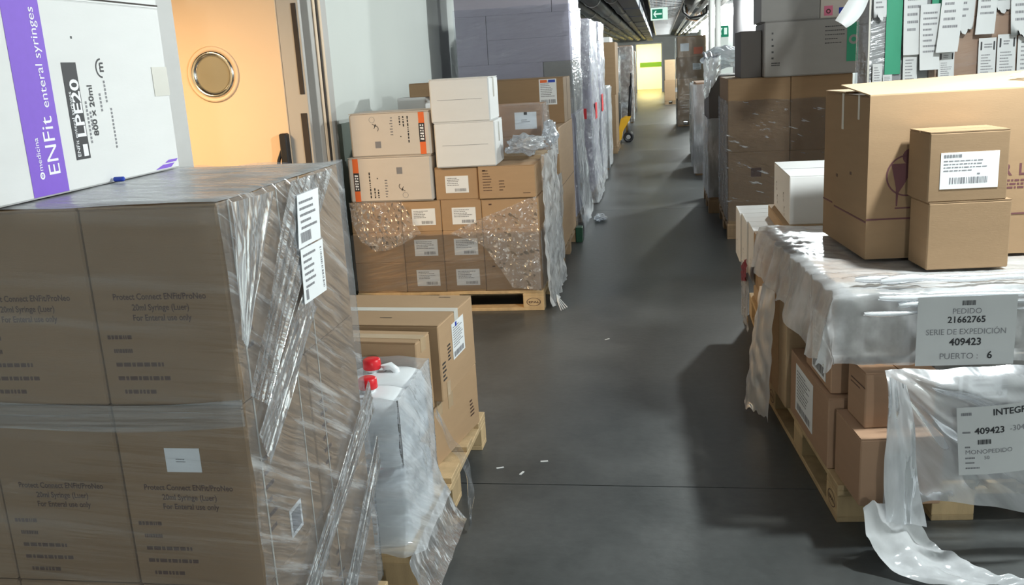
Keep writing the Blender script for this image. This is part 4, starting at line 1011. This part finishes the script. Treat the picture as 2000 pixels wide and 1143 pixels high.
# ---- pallet of small cartons behind it
pallet(.99, 5.33, .90, 1.20, 'wooden pallet under the row of narrow white cartons', long='Y')
for k, (y0, y1) in enumerate(((5.58, 5.87), (5.285, 5.575), (4.99, 5.28))):
    e, F = cb(.45 + .012 * k, .80, y0, y1, .424, .722, 'narrow white carton %s in the row next to the aisle' % ['farthest', 'in the middle', 'nearest the brown ones'][k], m='card_w', name='white_carton', split='X')
    f = Flat().rect(.10, .10, .12, .11).rect(.10, .08, .115, .085); f.build('printing', 'ink_g', F['L'], e, .0008)
    cb(.56, .805, y0, y1, .144, .424, 'tan carton below the narrow white carton %s' % ['farthest along', 'in the middle', 'next to the brown ones'][k], m='card_l', flaps=False, group='tan cartons below the white row')
for k, (y0, y1) in enumerate(((4.745, 4.985), (4.53, 4.74), (4.385, 4.525))):
    e, F = cb(.475, .78, y0, y1, .45, .722, 'narrow brown carton %s of the row next to the aisle' % ['touching the white ones', 'in the middle', 'with a label at the end'][k], m='card', split='X')
    if k == 2: label_on(F['F'], .055, .05, .04, .16, e, 80, 'vert')
    cb(.50, .805, y0, y1, .144, .45, 'brown carton below the narrow brown carton %s' % ['touching the white ones', 'in the middle', 'with the end label'][k], m='card_r', flaps=False, group='brown cartons below the brown row')
cb(.81, 1.40, 4.75, 5.87, .144, .722, 'large brown carton behind the narrow white cartons', m='card_d')
cb(.60, 1.30, 4.76, 5.46, .722, .79, 'flat brown carton under the large white carton', m='card_l')
e, F = cb(.628, 1.10, 4.77, 5.42, .79, 1.037, 'large white carton lying on the row of narrow cartons', m='card_w', name='white_carton', split='X')
plate('seam', 'ink_g', F['T'], .0, .30, .47, .303, e)
f = Flat()
for (u, v) in ((.12, .14), (.16, .07), (.42, .12), (.46, .05)): f.ring(u, v, .010, .016, 10, 0.5, 4.5); f.rect(u - .004, v - .035, u + .006, v - .02)
f.build('printing', 'ink_b', F['L'], e, .0008)
o = sheet('red_film_scrap', lambda s, t: (.425 + .012 * nz(s * 9, t * 5), lerp(4.86, 5.16, s), lerp(.60, .48, t) - .10 * s * (1 - .3 * t)), 14, 14, 'red_d'); tag(o, 'torn red film scrap hanging from the narrow white cartons', 'plastic film')
o = sheet('tan_film_scrap', lambda s, t: (.445 + .012 * nz(s * 9, t * 6), lerp(4.98, 5.38, s), lerp(.48, .16, t) + .03 * nz(s * 8, t)), 14, 14, 'sheet_milk'); tag(o, 'torn tan film scrap below the narrow white cartons', 'plastic film')

# ---- tall stack hung with papers and green tapes
pallet(1.90, 6.48, 1.30, .80, 'old wooden pallet under the paper hung stack', long='X', m='wood_d')
zs = [.144, .69, 1.235, 1.78, 2.32]
for i, (z0, z1) in enumerate(zip(zs, zs[1:])):
    for k, (x0, x1) in enumerate(((1.255, 1.60), (1.605, 2.50))):
        e, F = cb(x0, x1, 6.08, 6.40, z0, z1, '%s carton in layer %s of the stack hung with papers' % (['narrow grey', 'wide brown'][k], ORD[i]), m=['card_g', 'card_r'][k], flaps=False)
        if k == 1 and i == 2: plate('hand_slot', 'dark', F['F'], .30, .27, .312, .35, e)
sw = wrap('paper_stack_wrap', 1.255, 2.50, 6.08, 6.40, .17, 2.31, 'film_clear', 'clear film round the stack hung with papers', off=.012, amp=.008, nu=50, nv=40, sides='FRBL', seed=33)
for (x0, x1, z0, z1, m_) in ((1.345, 1.435, 1.47, 2.25, 'green'), (1.60, 1.69, 1.55, 2.25, 'green'), (1.245, 1.255, 1.2, 2.3, 'tape_c')):
    MB().box(x0 - 1.8775, x1 - 1.8775, -.185, -.179, z0 - .17, z1 - .17).build('green_tape' if m_ == 'green' else 'edge_board', m_, sw)
def hung_paper(x0, x1, z0, z1, label, y=6.035, curl=.04, slant=0.0, header=False, pt=False):
    e = empty('hung_paper', ((x0 + x1) / 2, y, z0)); tag(e, label, 'paper', 'papers hung on the tall stack')
    w, h = x1 - x0, z1 - z0
    def g(u, v, o): t = 1 - v / h; return (u - w / 2 - slant * t * t, -curl * t * t - .006 * math.sin(3.1 * u / w) - o, v)
    mb = MB(); nu, nv = 6, 10
    for o in (0, .0008):
        for j in range(nv + 1):
            for i in range(nu + 1):
                u, v = w * i / nu, h * j / nv
                if pt and j == 0: v = h * .5 * abs(i / nu - .6)
                mb.v.append(g(u, v, o))
    q = (nu + 1) * (nv + 1); k = nu + 1
    for j in range(nv):
        for i in range(nu):
            a = j * k + i; mb.f.append((a + 1, a, a + k, a + k + 1)); mb.f.append((q + a, q + a + 1, q + a + k + 1, q + a + k))
    mb.build('sheet', 'paper', e, True)
    f = Flat(); f.lines(w * .15, h * .25, w * .85, h * (.70 if header else .92), 8, int(x0 * 100), .35); f.build('print', 'ink_g', g, e, .0022)
    if header:
        f = Flat().rect(w * .1, h * .76, w * .92, h * .93); f.build('header', 'ink', g, e, .0022)
        f = Flat().lines(w * .3, h * .80, w * .75, h * .90, 2, int(x0 * 50), .5); f.build('header_mark', 'ink_g', g, e, .0030)
for (x0, x1, z0, z1, lab, kw) in (
    (1.435, 1.565, 1.58, 2.1, 'long white paper hung between the two green tapes', {}),
    (1.520, 1.630, 1.488, 1.865, 'narrow ruled paper strip hung over the second green tape', dict(y=5.99)),
    (1.640, 1.760, 1.585, 2.1, 'long grey paper with its foot curling toward the green tape', dict(slant=.05, curl=.09, y=5.985)),
    (1.730, 1.845, 1.665, 2.1, 'paper with a ragged foot beside the curling grey paper', dict(slant=.03, curl=.05, y=6.05, pt=True)),
    (1.850, 1.955, 1.675, 2.1, 'paper hung above the two header slips', dict(slant=.02, curl=.03, y=6.02)),
    (1.930, 2.035, 1.775, 2.1, 'short pointed white paper hung high on the brown cartons', dict(pt=True, curl=.01, y=6.05)),
    (2.020, 2.170, 1.61, 2.1, 'bright white paper hanging to a point at the outer end', dict(pt=True, curl=.06, y=6.015)),
    (1.645, 1.735, 1.38, 1.592, 'slip with a black header below the curling grey paper', dict(header=True, curl=.02)),
    (1.868, 1.965, 1.36, 1.653, 'slip with a black header, inner of the pair', dict(header=True, curl=.02)),
    (1.972, 2.075, 1.36, 1.668, 'slip with a black header, outer of the pair', dict(header=True, curl=.02)),
    (2.085, 2.200, 1.36, 1.655, 'grey printed slip beside the header pair', dict(curl=.02)),
    (1.271, 1.326, 1.36, 1.538, 'small ticket left of the first green tape', dict(curl=.01)),
    (1.332, 1.385, 1.36, 1.470, 'tiny ticket below the first green tape', dict(curl=.01)),
    (1.445, 1.527, 1.36, 1.578, 'slip below the long white paper between the tapes', dict(curl=.015)),
    (1.262, 1.335, 1.775, 2.1, 'white paper with a torn foot left of the first green tape', dict(pt=True, curl=.03))):
    hung_paper(x0, x1, z0, z1, lab, **kw)
def bez(p, t): return [p[0][i] * (1 - t) ** 2 + 2 * p[1][i] * t * (1 - t) + p[2][i] * t * t for i in range(3)]
_A = [(1.018, 5.88, 1.803), (1.10, 5.86, 1.93), (1.24, 6.03, 2.12)]; _B = [(1.078, 5.86, 1.756), (1.205, 5.84, 1.81), (1.252, 6.03, 2.05)]
def curlf(s, t):
    a, b = bez(_A, s), bez(_B, s); return [lerp(a[0], b[0], t), lerp(a[1], b[1], t) - .03 * math.sin(math.pi * t), lerp(a[2], b[2], t)]
o = sheet('curled_paper', curlf, 24, 10, 'label'); tag(o, 'blank white paper curling out from the corner of the paper hung stack', 'paper')

# ---- film wrapped brown stack with grey cartons on top
pallet(1.105, 9.1, 1.06, 1.20, 'old pallet under the brown stack wound with glinting film', long='X', m='wood_d')
for i, (z0, z1) in enumerate(((.144, .785), (.785, 1.428))):
    for k, (x0, x1) in enumerate(((.582, 1.114), (1.118, 1.63))):
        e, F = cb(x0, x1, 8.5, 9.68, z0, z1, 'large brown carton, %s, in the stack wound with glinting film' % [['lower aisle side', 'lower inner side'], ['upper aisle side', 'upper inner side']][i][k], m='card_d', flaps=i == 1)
        if i == 0 and k == 0: plate('print_patch', 'ink_b', F['F'], .20, .42, .29, .50, e, .0003, .0003)
wrap('glinting_wrap', .582, 1.63, 8.5, 9.68, .17, 1.24, film('painted_glint_film', .97, .70, rot=(0, R(-16), 0), stretch=(6, 6, 30), nscale=1.0, rough=.1, bump=1.0, bscale=2.4, lo=.60, hi=.70), 'glinting stretch film round the large brown cartons', off=.012, amp=.010, nu=60, nv=50, sides='FRBL', seed=44, fu=4, fv=8)  # white streaks put glints into the film colour, besides its real gloss
e, F = cb(.885, 1.70, 8.46, 9.25, 1.428, 1.895, 'wide grey carton with a green panel on the glinting stack', m='card_g', bev=.01)
plate('green_panel', 'green', F['F'], .68, .10, .79, .42, e); f = Flat().ring(.735, .28, .02, .04, 16); f.build('panel_mark', 'card_g', F['F'], e, .002)
f = Flat().lines(.06, .14, .08, .40, 5, 4, .3).lines(.06, .09, .14, .125, 2, 5, .6).lines(.50, .25, .66, .42, 5, 6, .2); f.build('printing', 'ink', F['F'], e, .0008)
e, F = cb(.70, .88, 8.62, 9.3, 1.428, 1.83, 'dark upright carton beside the wide grey one', m='card_k')
e, F = cb(.86, 1.345, 8.5, 9.2, 1.895, 2.30, 'grey carton on top of the wide grey one', m='card_g')
e, F = cb(1.35, 1.70, 8.5, 9.2, 1.895, 2.25, 'pale carton with a pink tag on top of the wide grey one', m='card_c')
plate('pink_tag', 'pink', F['F'], .03, .02, .10, .10, e); f = Flat().ring(.065, .055, .01, .02, 12); f.build('tag_mark', 'ink_m', F['F'], e, .002)
plate('blue_tag', 'blue', F['F'], .15, .03, .22, .08, e)

# ---- farther right stacks
pallet(.83, 10.55, .70, 1.15, 'old pallet under the stack carrying the plastic bag', long='X', m='wood_d')
for i, (z0, z1, m_) in enumerate(((.144, .78, 'card_d'), (.78, 1.43, 'card_k'))):
    cb(.49, .83, 9.99, 11.1, z0, z1, '%s carton, aisle side, in the stack carrying the plastic bag' % ['brown', 'dark'][i], m=m_, flaps=i == 1)
    cb(.835, 1.17, 9.99, 11.1, z0, z1, '%s carton, inner side, in the stack carrying the plastic bag' % ['brown', 'dark'][i], m='card_d', flaps=i == 1)
pb = crumple('plastic_bag', (.66, 10.45, 1.61), (.22, .30, .115), 'bag', 'puffy translucent plastic bag lying on a dark carton', 3.0, amp=.25)
sheet('bag_tail', lambda s, t: (lerp(-.225, -.05, s) + .01 * nz(t * 6, s * 3), -.505 - .018 * math.sin(s * 9 + t * 3) + .30 * max(0, 1 - t * 6) ** 2, .06 - (.50 - .30 * s) * t + .03 * nz(s * 6, 1)), 20, 20, 'bag', pb)
wrap('stack_wrap', .49, 1.17, 9.99, 11.1, .17, 1.0, 'film_white', 'silver film round the stack carrying the plastic bag', off=.016, amp=.012, nu=40, nv=30, sides='LF', seed=50)
far_stack(.46, 1.10, 13.3, 14.4, [.144, .72, 1.28], ['card_g', 'card_r'], 'grey wrapped stack past the round column', 'film_white', seed=7)
far_stack(.50, 1.15, 15.4, 16.5, [.144, .75, 1.22], ['card_d', 'card_g'], 'low stack before the upright pipes', 'film_crumple', seed=8)
far_stack(.38, 1.06, 23.0, 24.1, [.144, .62, 1.12, 1.62, 2.10], ['card_d', 'card', 'card_d', 'card'], 'tall brown stack before the far white wall', 'film_clear', seed=9)
lb = [o_ for o_ in COL.objects if o_.get('label', '').startswith('carton in layer four of the tall brown stack before')][0]
MB().box(.05, .26, -.5535, -.5505, .06, .22).build('orange_label', 'orange', lb); MB().box(-.26, -.06, -.5535, -.5505, .14, .32).build('white_label', 'label', lb)
far_stack(.12, .80, 34.0, 35.2, [.144, .85, 1.55], ['card', 'card_l'], 'brown stack right of the bright doorway', None, seed=10)

for k, (x, y, a) in enumerate(((-.70, 3.55, 20), (-.60, 3.50, 70), (-.52, 3.62, 10), (-.35, 5.4, 40))):
    o = MB().box(-.016, .016, -.004, .004, 0, .003).build('plastic_scrap', 'card_w'); o.location = (x, y, 0); o.rotation_euler = (0, 0, R(a))
    tag(o, 'tiny white plastic scrap lying on the bare floor of the aisle', 'scrap', 'plastic scraps on the aisle floor')
